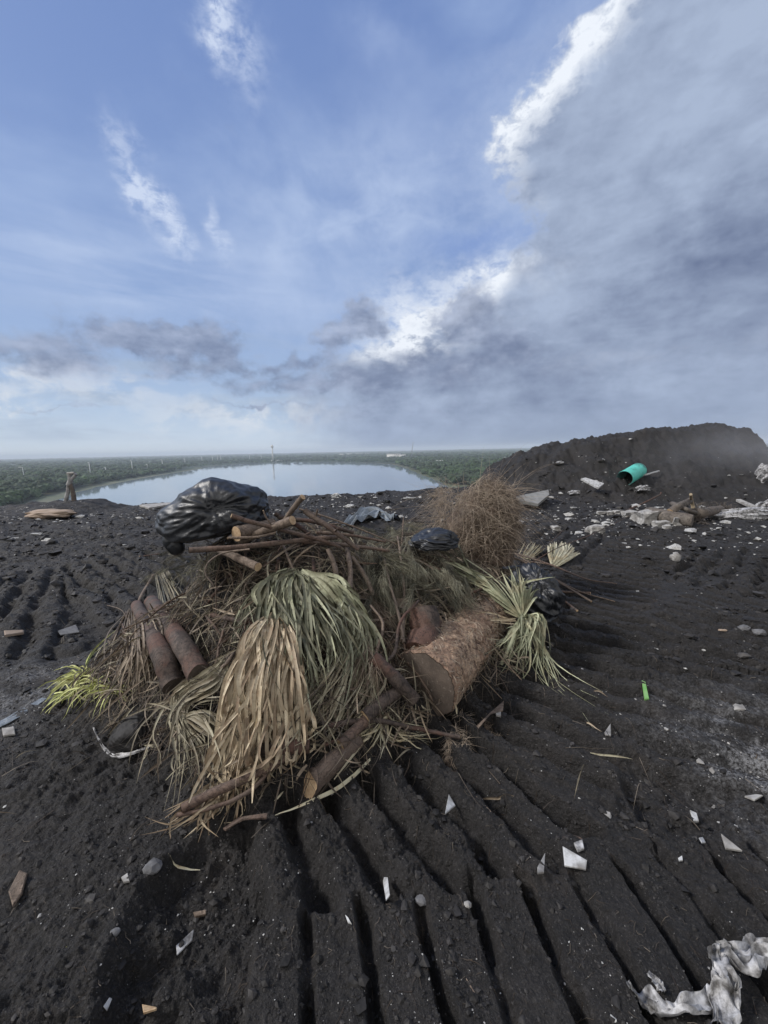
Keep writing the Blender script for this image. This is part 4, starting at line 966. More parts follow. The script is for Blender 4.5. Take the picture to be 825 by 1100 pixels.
# sticks on the top
G = LOGGRP
B('branch', 'long pale brown stick in front, nearest below the big bag', [(203, 591, None, 2.36), (260, 587, None, 2.45), (345, 578, None, 2.62), (362, 577, None, 2.68)], .019, .016, 'bark_red', group=G, K=18, knots=1)
B('branch', 'stick slanting down right from beside the big bag', [(249, 554, None, 2.42), (290, 566, None, 2.5), (335, 578, None, 2.58), (366, 588, None, 2.65)], .017, .012, 'bark_red', group=G, K=18, knots=2)
B('log', 'short thick stump with pale cut face touching the big bag', [(254, 574, None, 2.52), (270, 570, None, 2.62), (292, 563, None, 2.8)], .052, .044, 'bark_tan', 'log', group=G, n=16)
B('branch', 'thick stick with a round pale end pointing right', [(258, 583, None, 2.62), (285, 570, None, 2.55), (314, 559, None, 2.45)], .024, .031, 'bark_tan', group=G, n=14, ends=(0, 1))
B('branch', 'thick stick with a pale end pointing down right, lowest of the top sticks', [(236, 591, None, 2.55), (255, 599, None, 2.45), (277, 609, None, 2.33)], .024, .028, 'bark_tan', group=G, n=14, ends=(0, 1), cut='pale')
B('branch', 'stick standing up out of the top with a pale cut tip', [(304, 562, None, 2.75), (313, 549, None, 2.7), (325, 534, None, 2.65)], .017, .021, 'bark_tan', group=G, n=12, ends=(0, 1))
B('branch', 'thin grey stick lying between the bag and the long stick', [(245, 578, None, 2.4), (275, 577, None, 2.45), (296, 572, None, 2.5)], .009, .008, 'bark_tan', group=G)
B('branch', 'stick slanting right from the top with torn pale end', [(328, 549, None, 2.68), (352, 566, None, 2.62), (385, 590, None, 2.6)], .022, .016, 'bark_red', group=G, knots=2)
B('branch', 'dark stick crossing behind the standing stick', [(300, 556, None, 2.85), (335, 560, None, 2.8), (380, 572, None, 2.8)], .018, .014, 'bark_dark', group=G, knots=1)
B('branch', 'red brown stick reaching right towards the feathery bough', [(325, 582, None, 2.7), (370, 585, None, 2.72), (418, 592, None, 2.8)], .017, .011, 'bark_red', group=G)
B('branch', 'second red brown stick just above the one reaching right', [(340, 572, None, 2.75), (380, 576, None, 2.78), (414, 582, None, 2.85)], .013, .009, 'bark_red', group=G, knots=1)
B('branch', 'grey thin branch arching over the right end of the sticks', [(322, 547, None, 2.78), (352, 556, None, 2.75), (385, 568, None, 2.75), (425, 584, None, 2.75)], .008, .005, 'bark_tan', group=G, K=18, knots=2)
B('branch', 'dark stick behind the round pale stick end', [(296, 552, None, 2.9), (322, 566, None, 2.85), (345, 584, None, 2.75)], .020, .015, 'bark_dark', group=G)
B('branch', 'thin twig looping left under the long front stick', [(268, 590, None, 2.3), (240, 594, None, 2.3), (224, 604, None, 2.25), (221, 616, None, 2.22), (229, 628, None, 2.2)], .006, .004, 'bark_tan', group=G, K=20, ends=(0, 0))
B('branch', 'thin crooked twig rising above the long stick', [(283, 549, None, 2.5), (286, 556, None, 2.5), (292, 565, None, 2.5)], .006, .005, 'bark_tan', group=G, ends=(1, 0))
B('branch', 'thin stick lying on the dirt left of the big bag', [(150, 598, .012), (172, 595, .012), (196, 589, .02)], .014, .012, 'bark_red', group=None)
B('branch', 'pale upright twig left of the two upright twigs', [(410, 588, .24), (418, 622, .24), (428, 660, .20), (434, 690, .15)], .008, .010, 'bark_tan', K=18, group='thin upright twigs over the middle of the heap', ends=(0, 0))
B('branch', 'pale upright twig right of the two upright twigs', [(427, 576, .24), (432, 612, .24), (434, 650, .20), (432, 688, .15)], .008, .011, 'bark_tan', K=18, group='thin upright twigs over the middle of the heap', ends=(0, 0))
B('branch', 'bent dark twig with a pale snapped top right of the olive fan', [(398, 650, .24), (411, 670, .24), (404, 700, .20), (400, 716, .16)], .008, .010, 'bark_tan', K=16, group='thin upright twigs over the middle of the heap', ends=(0, 0))
B('branch', 'curved dark twig in front of the chopped trunk', [(450, 645, .24), (430, 668, .22), (424, 700, .20), (408, 716, .16)], .008, .011, 'bark_dark', K=18, group='thin upright twigs over the middle of the heap', ends=(0, 0))
for k, (a, b_) in enumerate([((372, 583, .20), (376, 632, .19)), ((352, 590, .21), (362, 625, .19)), ((378, 598, .20), (402, 640, .19))]):
    B('bark_strip', ['flat brown bark strip hanging straight under the top sticks', 'short pale torn bark strip above the olive fan', 'wide bark strip slanting down right of the olive fan'][k], [a, ((a[0]+b_[0])/2+2, (a[1]+b_[1])/2, .21), b_], .015, .020, 'bark_tan', 'bark strip', 'bark strips above the olive fan', ends=(0, 0), n=7, rough=.3)
# right hand branches
GR = 'long thin branches sticking out to the right'
B('branch', 'long brown branch running down right past the black plastic', [(515, 585, .22), (560, 602, .18), (600, 625, .12), (635, 646, .05)], .015, .010, 'bark_tan', group=GR, K=18)
B('branch', 'longest thin branch reaching out over the dirt to the right', [(545, 592, .16), (590, 606, .14), (630, 622, .08), (662, 627, .03)], .012, .007, 'bark_red', group=GR, K=18)
B('branch', 'thin branch between the two longest right branches', [(540, 586, .22), (580, 612, .18), (620, 634, .08), (660, 646, .02)], .008, .005, 'bark_tan', group=GR, K=18, knots=1)
B('branch', 'straight red stick with broken end at the right side', [(582, 634, .06), (608, 636, .04), (634, 637, .03)], .015, .013, 'bark_red', group=GR)
B('branch', 'short stick with pale tip pointing down right', [(596, 642, .03), (608, 648, .025), (620, 656, .02)], .013, .011, 'bark_red', group=GR)
B('branch', 'dark bare twig forking up right towards the rubble', [(572, 604, .1), (600, 588, .25), (640, 572, .30), (688, 548, .28)], .007, .004, 'bark_dark', group=GR, K=20, ends=(0, 0), knots=3)
B('branch', 'thin dark twig arching beside the pale fan leaf', [(575, 596, .1), (592, 582, .2), (604, 570, .26)], .006, .004, 'bark_dark', group=GR, ends=(0, 0))
# many medium sticks inside the heap
rngb = np.random.RandomState(77); SPK = ['in the dark hollow left of the tan skirt', 'under the top sticks', 'in the shaded left flank', 'behind the twisted grey leaf', 'beside the chopped trunk', 'under the feathery bough']
def inner(px, py, dx, dy, lab, r=.010, mat='bark_dark'):
    B('branch', lab, [(px, py, .07), (px+dx/2, py+dy/2, .10), (px+dx, py+dy, .06)], r, r*.8, mat, ends=(0, 1), K=10)
inner(250, 612, -30, 40, 'dark stick slanting in the hollow below the lowest top stick'); inner(262, 640, 30, 18, 'brown stick lying in the hollow above the tan skirt', .012)
inner(335, 590, 4, 40, 'dark upright stick just above the olive fan', .014); inner(300, 588, -3, 30, 'dark upright stick left of the olive fan stalk', .014)
inner(225, 660, 50, 10, 'dark bough lying across the hollow left of the skirt', .016, 'bark_dark'); inner(205, 640, 35, 45, 'thin brown stick beside the inner leaning log', .009, 'bark_red')
inner(395, 612, 60, 10, 'brown stick under the feathery bough', .012, 'bark_red'); inner(430, 632, 55, -12, 'dark stick right of the upright twigs', .012)
inner(500, 640, 50, -22, 'thin dark stick above the back of the big log', .010); inner(130, 668, 30, 60, 'thin stick in the brown hanging leaf', .008, 'bark_red')
inner(440, 600, 60, 22, 'red brown stick below the small black bag', .010, 'bark_red'); inner(350, 800, 60, -24, 'thin stick under the straw strips', .008)

# ------------------------------------------------------------------ plastic bags
m_, t, b = new_mat('black_plastic'); P = wpos(t)
b.inputs['Base Color'].default_value = (.013, .015, .019, 1); b.inputs['Roughness'].default_value = .43; b.inputs['Specular IOR Level'].default_value = .6
bump(t, b, noise(t, P, 14, 4, .6, 1.2)*.8+noise(t, P, 60, 2, .5, .8)*.12, .55, .012); M['black_plastic'] = m_
simple('clear_plastic', (.24, .27, .30), (.13, .15, .17), 30, .3, .8, .008, wp=True)
simple('dirty_plastic', (.10, .095, .09), (.60, .60, .61), 26, .42, .6, .006, wp=True, c2=(.030, .027, .025))
def rot_to(ax): return Vector((0, 0, 1)).rotation_difference(Vector(ax)).to_matrix()
def bag(label, c, size, rz, gather, seed, mat='black_plastic', amp=.10, name='rubbish_bag', cat='bag', knot=None, fq=9., rot=None):
    import bmesh
    bm = bmesh.new(); bmesh.ops.create_icosphere(bm, subdivisions=6, radius=1.); v = np.array([x.co[:] for x in bm.verts]); f = np.array([[q.index for q in p.verts] for p in bm.faces]); bm.free()
    g = np.array(gather, float); g /= np.linalg.norm(g); cosg = v @ g; u = np.cross(g, [0, 0, 1.]) ; u /= np.linalg.norm(u); w = np.cross(g, u)
    ang = np.arctan2(v @ w, v @ u); dist = np.arccos(np.clip(cosg, -1, 1))
    wr = (1-np.abs(pn(ang*fq/2+seed+dist*.9, dist*1.1+seed, seed))*1.7)*np.exp(-(dist/1.1)**2)*amp*.9 + (1-np.abs(pn(ang*fq, dist*.9, seed+5))*1.7)*np.exp(-(dist/.9)**2)*amp*.5
    big = fbm(v[:, 0]+seed, v[:, 1]*1.0+v[:, 2]*.7, .9, 3, seed+2)*amp*1.7 + (.5-np.abs(fbm(v[:, 0]*.5+v[:, 2]*1.1, v[:, 1]*1.2-v[:, 2], .8, 3, seed+3, .5))*1.6)*amp*1.6
    dent = -.16*np.exp(-(dist/.28)**2)
    rr = 1+wr+big+dent; v = v*rr[:, None]; lw = v[:, 2] < -.5; v[lw, 2] = -.5+(v[lw, 2]+.5)*.35
    v[:, 2] *= 1+(.16*np.exp(-((v[:, 0]-.2)/.4)**2)-.12*np.exp(-((v[:, 0]+.8)/.4)**2))*(v[:, 2] > 0); v = v*np.array(size)/2; mt = np.array(Matrix.Rotation(rz, 3, 'Z')) if rot is None else np.array(rot); v = v @ mt.T+np.array(c)
    mb = MB(); mb.add(v, f)
    if knot:
        kc = np.array(tuple(knot)); n = 18
        for q in range(3):
            vv = I2[0]*np.array([.06, .05, .075])*(1+.35*(np.random.RandomState(seed+q).rand(len(I2[0]), 1)-.5)); mb.add(vv+kc+np.array([.02*q, 0, -.02*q]), I2[1])
    o = mb.build(name, M[mat]); tag(o, label, cat); return recenter(o)
cB = at_depth(231, 554, 2.82)
bag('big shiny black rubbish bag sitting on top of the heap at left', cB, (.75, .56, .45), R_(-6), (.35, -.8, .25), 3, knot=at_depth(183, 581, 2.7), amp=.085, fq=6., rot=Matrix.Rotation(R_(-9), 3, 'Y') @ Matrix.Rotation(R_(-5), 3, 'Z'))
bag('small crumpled black bag between the feathery bough and the yellowish fan', at_depth(466, 581, 3.2), (.38, .34, .17), R_(8), (1, -.5, .2), 8, amp=.16)
bag('black plastic bag squashed under the right branches', at_depth(572, 642, 3.05), (.30, .5, .42), R_(20), (-.3, -.5, 1), 13, amp=.16)
bag('crumpled clear plastic film on the dirt behind the feathery bough', S(395, 556, .05), (.95, .5, .40), R_(8), (.2, -.5, .8), 17, 'clear_plastic', .22, 'plastic_film', 'plastic film') if False else None
bag('half buried mud caked plastic container by the left foot', S(146, 788, .03), (.24, .24, .20), R_(30), (.3, -1, -.1), 19, 'clod', .08, 'muddy_container', 'container')

def sheet(label, rows, w, mat, name='plastic_strip', cat='plastic strip', seed=1, crump=.02, K=60, J=12, group=None, up0=.012):
    """crumpled band of film along a picture line, w metres wide, with real folds"""
    P = catmull([pt(q) for q in rows], K); T_ = frames(P); rng = np.random.RandomState(seed)
    side = np.cross(T_, [0, 0, 1.]); side /= np.linalg.norm(side, axis=1, keepdims=True); ww = np.broadcast_to(np.asarray(w, float), (K,)) if np.ndim(w) == 0 else np.interp(np.linspace(0, 1, K), np.linspace(0, 1, len(w)), w)
    jj = np.linspace(-.5, .5, J); V3 = P[:, None]+side[:, None]*(jj[None, :, None]*ww[:, None, None])
    a, b_ = np.meshgrid(np.linspace(0, K/10., K), np.linspace(0, 1.6, J), indexing='ij')
    zz = (np.abs(fbm(a*.30, b_*1.3, .7, 2, seed))*2.6+.12*fbm(a*2, b_*2, .8, 3, seed+4))*crump
    V3[..., 2] += zz+up0; V3[..., 0] += fbm(a*.5, b_, .8, 2, seed+9)*crump*.8; V3[..., 1] += fbm(a*.5, b_, .8, 2, seed+12)*crump*.8
    g = ground_h(V3[..., 0], V3[..., 1], False)+.012; V3[..., 2] = np.maximum(V3[..., 2], g)
    mb = MB(); i = np.arange(K-1)[:, None]*J; j = np.arange(J-1)[None]; F = np.stack([i+j, i+j+1, i+J+j+1, i+J+j], -1).reshape(-1, 4); vv = V3.reshape(-1, 3)
    mb.add(vv, F); mb.add(vv-np.array([0, 0, .0015]), F[:, ::-1])
    o = mb.build(name, M[mat]); tag(o, label, cat, group); return recenter(o)
sheet('crumpled muddy white plastic strip at the bottom right corner, upper band', [(770, 1022, .02), (790, 1034, .03), (815, 1030, .03), (850, 1032, .02)], (.035, .06, .075, .06), 'dirty_plastic', seed=3, crump=.03)
sheet('crumpled clear plastic film on the dirt behind the feathery bough', [(372, 566, .03), (388, 558, .05), (404, 553, .05), (424, 560, .02)], (.3, .5, .6, .3), 'clear_plastic', 'plastic_film', 'plastic film', seed=23, crump=.13, J=40)
sheet('crumpled muddy white plastic strip folded upright near the bottom right corner', [(768, 1024, .03), (776, 1050, .03), (778, 1080, .02), (772, 1112, .01)], (.04, .06, .065, .05), 'dirty_plastic', seed=5, crump=.03)
sheet('torn muddy white plastic strip creeping left at the bottom right', [(676, 1062, .01), (690, 1085, .015), (715, 1092, .015), (745, 1086, .015), (765, 1078, .02)], (.012, .03, .032, .035, .03), 'dirty_plastic', seed=7, crump=.024)
sheet('short torn white film shred above the creeping plastic strip', [(696, 1048, .006), (706, 1060, .008), (712, 1070, .006)], (.012, .03, .02), 'dirty_plastic', seed=9, crump=.008)
sheet('silvery torn film around the muddy container', [(100, 782, .01), (112, 806, .01), (128, 815, .012), (160, 806, .015)], (.006, .012, .022, .012), 'dirty_plastic', seed=11, crump=.01, group=None)
sheet('dark blue grey pleated plastic draping over the right branches', [(540, 612, .20), (560, 612, .24), (578, 626, .22), (588, 648, .14), (590, 668, .05)], (.05, .10, .13, .13, .06), 'black_plastic', 'plastic_sheet', 'plastic sheet', seed=13, crump=.02, J=16)
sheet('grey weathered plank half sunk in the dirt at the left edge', [(-20, 790, .005), (15, 772, .01), (48, 752, .01)], (.07, .075, .05), 'clear_plastic', 'weathered_plank', 'plank', seed=15, crump=.004)

# ------------------------------------------------------------------ scattered rubbish
simple('white_board', (.60, .61, .62), (.34, .34, .33), 30, .6, .25, .002, c2=(.20, .19, .18))
simple('grey_board', (.26, .26, .25), (.17, .17, .16), 8, .7, .3, .003)
simple('teal_plastic', (.13, .60, .50), (.09, .50, .42), 9, .45, .1, .002, c2=(.06, .26, .21))
simple('teal_inside', (.05, .13, .12), (.03, .08, .07), 8, .6, .1, .002)
simple('pink_plastic', (.62, .05, .11), (.45, .03, .08), 8, .5, .2)
simple('lime_plastic', (.13, .40, .07), (.30, .46, .20), 8, .35, .1)
simple('concrete', (.44, .43, .41), (.20, .19, .18), 12, .85, .6, .01, wp=True)
simple('slab_beige', (.40, .31, .24), (.26, .20, .15), 4, .85, .6, .02, wp=True)
simple('stone_grey', (.16, .16, .165), (.09, .09, .095), 30, .8, .5, .004, wp=True)
def shard(name, label, cat, pix, thick, mat, group=None, lift=.006, tilt=.0):
    """broken flat piece: outline from picture points on the dirt, real thickness"""
    P = [S(x, y, 0) for x, y in pix]; c = sum(P, Vector())/len(P)
    zs = [Zg(p.x, p.y) for p in P]+[Zg(c.x, c.y)]; z = max(np.mean(zs)+lift, max(zs)-.6*thick+.002)
    A = np.array([[p.x-c.x, p.y-c.y] for p in P]); co = np.linalg.lstsq(np.c_[A, np.ones(len(A))], np.array(zs[:-1]), rcond=None)[0][:2]*.7
    n = len(P); top = np.array([[c.x+a[0], c.y+a[1], z+a@co+thick+tilt*a[1]] for a in A]); bot = top-np.array([0, 0, thick])
    inn = top.copy(); cc = top.mean(0); inn = cc+(top-cc)*(1-.12); inn[:, 2] += thick*.12; top[:, 2] -= thick*.1
    v = np.vstack([bot, top, inn]); j = np.arange(n); j2 = (j+1) % n; mb = MB()
    mb.add(v, np.concatenate([np.stack([k*n+j, k*n+j2, (k+1)*n+j2, (k+1)*n+j], -1) for k in (0, 1)]))
    mb.add(np.vstack([inn, inn.mean(0)]), np.stack([j, j2, np.full(n, n)], -1)); mb.add(bot, j[::-1][None])
    o = mb.build(name, M[mat], smooth=False); tag(o, label, cat, group); return recenter(o)
WS = 'white broken pieces lying on the track prints'
for lb, pix, th, mt in [
    ('white printed four cornered shard, biggest one in the lower middle', [(604, 916), (630, 930), (629, 939), (606, 936)], .006, 'white_board'),
    ('small white triangle shard right of the heap foot', [(482, 861), (489, 876), (478, 881)], .006, 'white_board'),
    ('grey white angular flake at the right, above the plastic strip', [(774, 900), (797, 917), (779, 915)], .008, 'concrete'),
    ('small white oval flake left of the angular grey flake', [(740, 879), (747, 882), (750, 890), (744, 890)], .01, 'white_board'),
    ('pale flake in the ash patch at the right edge', [(799, 862), (812, 860), (818, 864), (809, 870)], .008, 'concrete'),
    ('white triangular film flake at the lower left', [(190, 1022), (209, 1006), (207, 1016), (191, 1034)], .004, 'dirty_plastic'),
    ('narrow white sliver left of the biggest shard', [(413, 962), (417, 964), (419, 975), (415, 979), (412, 970)], .006, 'white_board'),
    ('small pitted white bit just left of the biggest shard', [(577, 936), (585, 930), (584, 944), (577, 948)], .008, 'concrete'),
    ('muddy white crumb right above the biggest shard', [(616, 912), (625, 910), (627, 919), (620, 921)], .008, 'dirty_plastic'),
    ('tiny white bit between the shard and the oval flake', [(728, 926), (732, 924), (733, 929), (729, 930)], .005, 'white_board'),
    ('thin white sliver below the narrow sliver', [(371, 986), (374, 988), (378, 996), (374, 994)], .003, 'white_board'),
    ('white flake by the left edge above the twisted leaf', [(3, 787), (16, 785), (17, 792), (4, 794)], .01, 'concrete'),
    ('small white bit in the furrow right of the big log', [(532, 771), (538, 770), (538, 775), (533, 776)], .01, 'concrete'),
    ('white crumb in the track right of the log', [(649, 790), (655, 788), (656, 794), (650, 794)], .008, 'concrete'),
    ('chalky sliver at the lower left corner', [(113, 1092), (119, 1080), (122, 1083), (117, 1098)], .003, 'white_board'),
    ('pale crumb in the left foreground dirt', [(131, 948), (138, 944), (140, 952), (134, 954)], .008, 'concrete'),
    ('white sliver above the oval flake by the right furrow', [(750, 906), (754, 905), (757, 912), (753, 912)], .005, 'white_board')]:
    shard('broken_shard', lb, 'shard', pix, th, mt, WS)
shard('plastic_lighter', 'small bright lime green plastic strip on the dirt right of the log', 'plastic piece', [(689, 735), (693, 736), (697, 753), (692, 754)], .012, 'lime_plastic')
shard('wood_chip', 'flat pale wood piece on the dirt at the left edge', 'wood piece', [(5, 682), (27, 684), (27, 688), (6, 688)], .02, 'slab_beige')
shard('wood_chip', 'tan curved bark piece right of the cut face of the log', 'wood piece', [(512, 785), (526, 774), (541, 763), (540, 770), (526, 782), (514, 789)], .006, 'bark_tan')
shard('wood_chip', 'dark red bark splinter below the front straw', 'wood piece', [(241, 903), (258, 893), (288, 883), (287, 890), (262, 900), (244, 908)], .008, 'bark_red')
shard('wood_chip', 'brown rotten wood slice at the far left bottom', 'wood piece', [(10, 962), (22, 940), (30, 942), (24, 962), (14, 976)], .01, 'bark_tan')
shard('wood_chip', 'small brown wood chip in the left foreground', 'wood piece', [(208, 984), (222, 983), (222, 987), (210, 989)], .008, 'bark_tan')
shard('wood_chip', 'pale brown wood bit at the bottom edge', 'wood piece', [(155, 1095), (170, 1093), (170, 1099), (156, 1101)], .008, 'cut_pale')
shard('grey_flake', 'dull grey flat flake pressed in the dirt left of the heap', 'flake', [(62, 680), (82, 675), (86, 683), (66, 687)], .008, 'stone_grey')
shard('wood_chip', 'pinkish brown chip far right in the dirt', 'wood piece', [(771, 680), (778, 682), (780, 686), (774, 684)], .012, 'slab_beige')
def stone(label, px, py, r, mat='stone_grey', group='single stones on the dirt', sq=.6, seed=0):
    p = S(px, py, 0); rng = np.random.RandomState(seed+int(px)); v = I2[0]*(1+.22*fbm(I2[0][:, 0]*2+px, I2[0][:, 1]*2+I2[0][:, 2]*2, 1., 3, int(py))[:, None]*2)*np.array([r, r*.8, r*sq]); v += np.array([p.x, p.y, Zg(p.x, p.y)+r*sq*.35])
    mb = MB(); mb.add(v, I2[1]); o = mb.build('stone', M[mat], smooth=False); tag(o, label, 'stone', group); recenter(o)
stone('round grey stone right of the narrow white sliver', 453, 972, .022); stone('small pale stone left of the biggest white shard', 502, 973, .014, 'concrete')
stone('grey stone near the lower left wood chip', 125, 1009, .016); stone('flat grey stone half sunk below the straw', 165, 935, .035)
stone('grey stone far right in the dirt', 815, 682, .05); stone('dark round stone left of the far right stone', 799, 680, .045)
stone('white stone standing on the dirt below the rubble', 725, 604, .07, 'concrete', sq=.9); stone('little white stone above the standing white stone', 726, 596, .04, 'concrete')

# ---- items on the far part
def tilted_board(name, label, cat, pix, Y, thick, mat, slope=.45):
    """flat board leaning on the slope: four picture corners put on a plane that rises away from the camera"""
    d0 = ray(*pix[0]); P0 = at_depth(pix[0][0], pix[0][1], Y); n = Vector((0, -slope, 1)).normalized(); P = []
    for q in pix:
        d = ray(*q); t_ = (P0-EYE).dot(n)/d.dot(n); P.append(EYE+d*t_)
    v = [p for p in P]+[p-n*thick for p in P]; k = len(P); mb = MB()
    mb.add(np.array([tuple(x) for x in v]), [[0, 1, 2, 3][:k]] if k == 4 else [[0, 1, 2]]); mb.f.append(np.array([list(range(k, 2*k))[::-1]])); mb.mi.append(np.zeros(1))
    mb.f.append(np.array([[j, k+j, k+(j+1) % k, (j+1) % k] for j in range(k)])); mb.mi.append(np.zeros(k))
    o = mb.build(name, M[mat], smooth=False); tag(o, label, cat); recenter(o)
def Yat(px, py): return S(px, py, .05).y
tilted_board('white_slab', 'clean white rectangular panel lying on the slope of the dark mound', 'board', [(624, 514), (629, 513), (649, 519), (643, 524)], Yat(640, 524)-.05, .05, 'white_board', .55)
tilted_board('grey_sheet', 'large grey board sticking out behind the dry tan clump', 'board', [(545, 535), (589, 526), (590, 531), (578, 541)], Yat(570, 541)-.1, .07, 'grey_board', .22)
def pipe():
    A = S(671, 514, .16); B_ = A+Vector((.42, .42, .30)); e_ = at_depth(686, 505, A.y+.45); B_ = e_
    ax = (B_-A).normalized(); u = ax.orthogonal().normalized(); w = ax.cross(u); n = 28; r = .205
    root = empty('teal_drum', Vector((A.x, A.y, A.z-.2)), 'open teal plastic drum lying on the dark mound', 'drum')
    def ring(p, rr): return [tuple(p+(u*math.cos(6.28318*k/n)+w*math.sin(6.28318*k/n))*rr) for k in range(n)]
    mb = MB(); rs = [ring(A, r), ring(A+ax*.03, r*1.03), ring(A+ax*.06, r)]+[ring(A.lerp(B_, .2+.16*k), r*(1.0 if k % 2 else 1.015)) for k in range(5)]+[ring(B_, r), ring(B_, r*.6), ring(B_, .01)]
    v = np.array(rs).reshape(-1, 3); F = [[a*n+k, a*n+(k+1) % n, (a+1)*n+(k+1) % n, (a+1)*n+k] for a in range(len(rs)-1) for k in range(n)]; mb.add(v, F); mb.build('shell', M['teal_plastic'], root)
    mb = MB(); rs = [ring(A, r), ring(A+ax*.002, r*.93), ring(B_-ax*.03, r*.92), ring(B_-ax*.03, .01)]; v = np.array(rs).reshape(-1, 3); F = [[a*n+k, (a+1)*n+k, (a+1)*n+(k+1) % n, a*n+(k+1) % n] for a in range(3) for k in range(n)]; mb.add(v, F, 0); mb.build('inside', M['teal_inside'], root)
    mb = MB(); C = S(690, 511, .08); D = at_depth(708, 506, C.y+.1); addcyl(mb, C, D, .025, .025, 10); o = mb.build('white_pipe', M['white_board']); tag(o, 'thin white pipe lying right of the teal drum', 'pipe'); recenter(o)
pipe()
def chunk(v):
    q = np.clip(v, -.62, .62)/.62; return q*np.array([1, 1, 1])
def lumpy(name, label, cat, px, py, size, mat, up=.0, seed=1, rz=0., group=None, amp=.25, sub=I2):
    p = S(px, py, up); v = sub[0].copy(); v = chunk(v) if mat == 'concrete' else v; v *= 1+amp*2*fbm(v[:, 0]*1.5+seed*3, v[:, 1]*1.5+v[:, 2]*1.9, 1., 3, seed)[:, None]; v = v*np.array(size)/2
    v = v @ np.array(Matrix.Rotation(rz, 3, 'Z')).T+np.array([p.x, p.y, Zg(p.x, p.y)+size[2]*.28]); mb = MB(); mb.add(v, sub[1]); o = mb.build(name, M[mat], smooth=False); tag(o, label, cat, group); recenter(o)
import bmesh as _b
def _ico3():
    bm = _b.new(); _b.ops.create_icosphere(bm, subdivisions=4, radius=1.); v = np.array([x.co[:] for x in bm.verts]); f = np.array([[q.index for q in p.verts] for p in bm.faces]); bm.free(); return v, f
I4 = _ico3()
lumpy('beige_slab', 'long flat beige lump in the dirt near the left rim', 'slab', 55, 556, (1.25, .7, .26), 'slab_beige', seed=3, amp=.14, sub=I4)
lumpy('pink_object', 'small bright pink thing on the rim at far left', 'rubbish', 28, 538, (.34, .25, .30), 'pink_plastic', seed=5, sub=I4)
lumpy('white_lump', 'bundle of white plastic at the right edge of the mound', 'plastic bundle', 820, 516, (.34, .3, .5), 'dirty_plastic', seed=7, sub=I4, amp=.35)
lumpy('white_sack', 'long crumpled bluish white sack at the right edge', 'sack', 806, 557, (1.5, .5, .30), 'dirty_plastic', seed=9, rz=.02, sub=I4, amp=.25)
lumpy('white_sack', 'bluish white plastic scrap behind the long sack', 'sack', 824, 548, (.5, .3, .3), 'dirty_plastic', seed=10, sub=I4, amp=.3)
RG = 'pale broken concrete lumps left of the grey driftwood'
for k, (x, y, s, lb) in enumerate([(697, 561, .34, 'biggest pale concrete block below the driftwood'), (688, 560, .24, 'pale concrete block left of the biggest block'), (709, 567, .18, 'pale concrete lump right of the biggest block'), (677, 556, .22, 'flat pale concrete piece second left of the biggest block'),
        (664, 554, .14, 'pale concrete piece in the middle of the rubble row'), (655, 553, .12, 'pale concrete piece left in the rubble row'), (645, 553, .11, 'pale concrete piece farthest left in the rubble row'), (730, 565, .26, 'ragged white lump below the middle of the driftwood'), (716, 569, .10, 'small pale crumb at the right end of the rubble'), (640, 572, .2, 'white lump alone left below the rubble row'), (597, 570, .12, 'pale lump right of the dry clump')]):
    lumpy('concrete_lump', lb, 'concrete lump', x, y, (s*1.3, s, s*.8), 'concrete', seed=20+k, group=RG, amp=.3)
lumpy('white_scrap', 'torn white scrap on the mound below the teal drum', 'scrap', 690, 529, (.36, .2, .16), 'dirty_plastic', seed=40, sub=I4, amp=.5)
lumpy('white_scrap', 'white scrap at the foot of the mound left of the torn scrap', 'scrap', 617, 532, (.34, .2, .12), 'dirty_plastic', seed=41, sub=I4, amp=.4)
lumpy('white_scrap', 'white scrap high on the left shoulder of the mound', 'scrap', 600, 499, (.36, .2, .10), 'dirty_plastic', seed=42, sub=I4, amp=.4)
lumpy('white_scrap', 'white scrap on the rim between lake and dry clump', 'scrap', 440, 526, (.34, .2, .14), 'white_board', seed=43, sub=I4, amp=.4)
lumpy('white_scrap', 'white scrap low in front of the rim left of the dry clump', 'scrap', 440, 537, (.42, .15, .07), 'white_board', seed=44, sub=I4, amp=.4)
lumpy('white_scrap', 'bright white scrap right of the standing stick', 'scrap', 361, 535, (.3, .2, .16), 'white_board', seed=45, sub=I4, amp=.4)
lumpy('white_scrap', 'white scrap above the clear film', 'scrap', 377, 546, (.26, .2, .12), 'white_board', seed=46, sub=I4, amp=.4)
lumpy('white_scrap', 'silver film scrap on the rim above the standing stick', 'scrap', 338, 528, (.8, .3, .26), 'clear_plastic', seed=47, sub=I4, amp=.4)
# driftwood pile at the mound foot
GD = 'grey cut trunks lying at the foot of the mound'
B('log', 'thickest dark grey trunk in the driftwood pile', [(697, 553, .13), (716, 556, .14), (744, 560, .12)], .16, .13, 'bark_grey', 'log', GD, n=16, ends=(1, 0), rough=.15)
B('log', 'paler trunk at the right end of the driftwood pile', [(742, 553, .16), (756, 551, .18), (774, 547, .14)], .13, .08, 'bark_grey', 'log', GD, n=14, rough=.2)
B('log', 'grey limb leaning up over the driftwood pile', [(720, 550, .25), (730, 543, .35), (741, 538, .42)], .075, .06, 'bark_grey', 'log', GD, n=12)
B('branch', 'pale stick standing up out of the driftwood pile', [(745, 547, .2), (743, 538, .4), (742, 531, .6)], .04, .025, 'palm_tan', group=GD, ends=(0, 0))
B('branch', 'pale split wood across the driftwood pile', [(722, 541, .3), (736, 547, .3), (750, 552, .2)], .05, .04, 'bark_grey', group=GD, ends=(0, 0))
needles('root_tangle', 'tangle of pale roots at the right of the driftwood pile', 'roots', [(735, 542, .2), (775, 540, .2)], [(735, 556, .05), (790, 550, .05)], 500, .4, .012, 'bark_grey', up=(0, .2), seed=51, drop=.3)
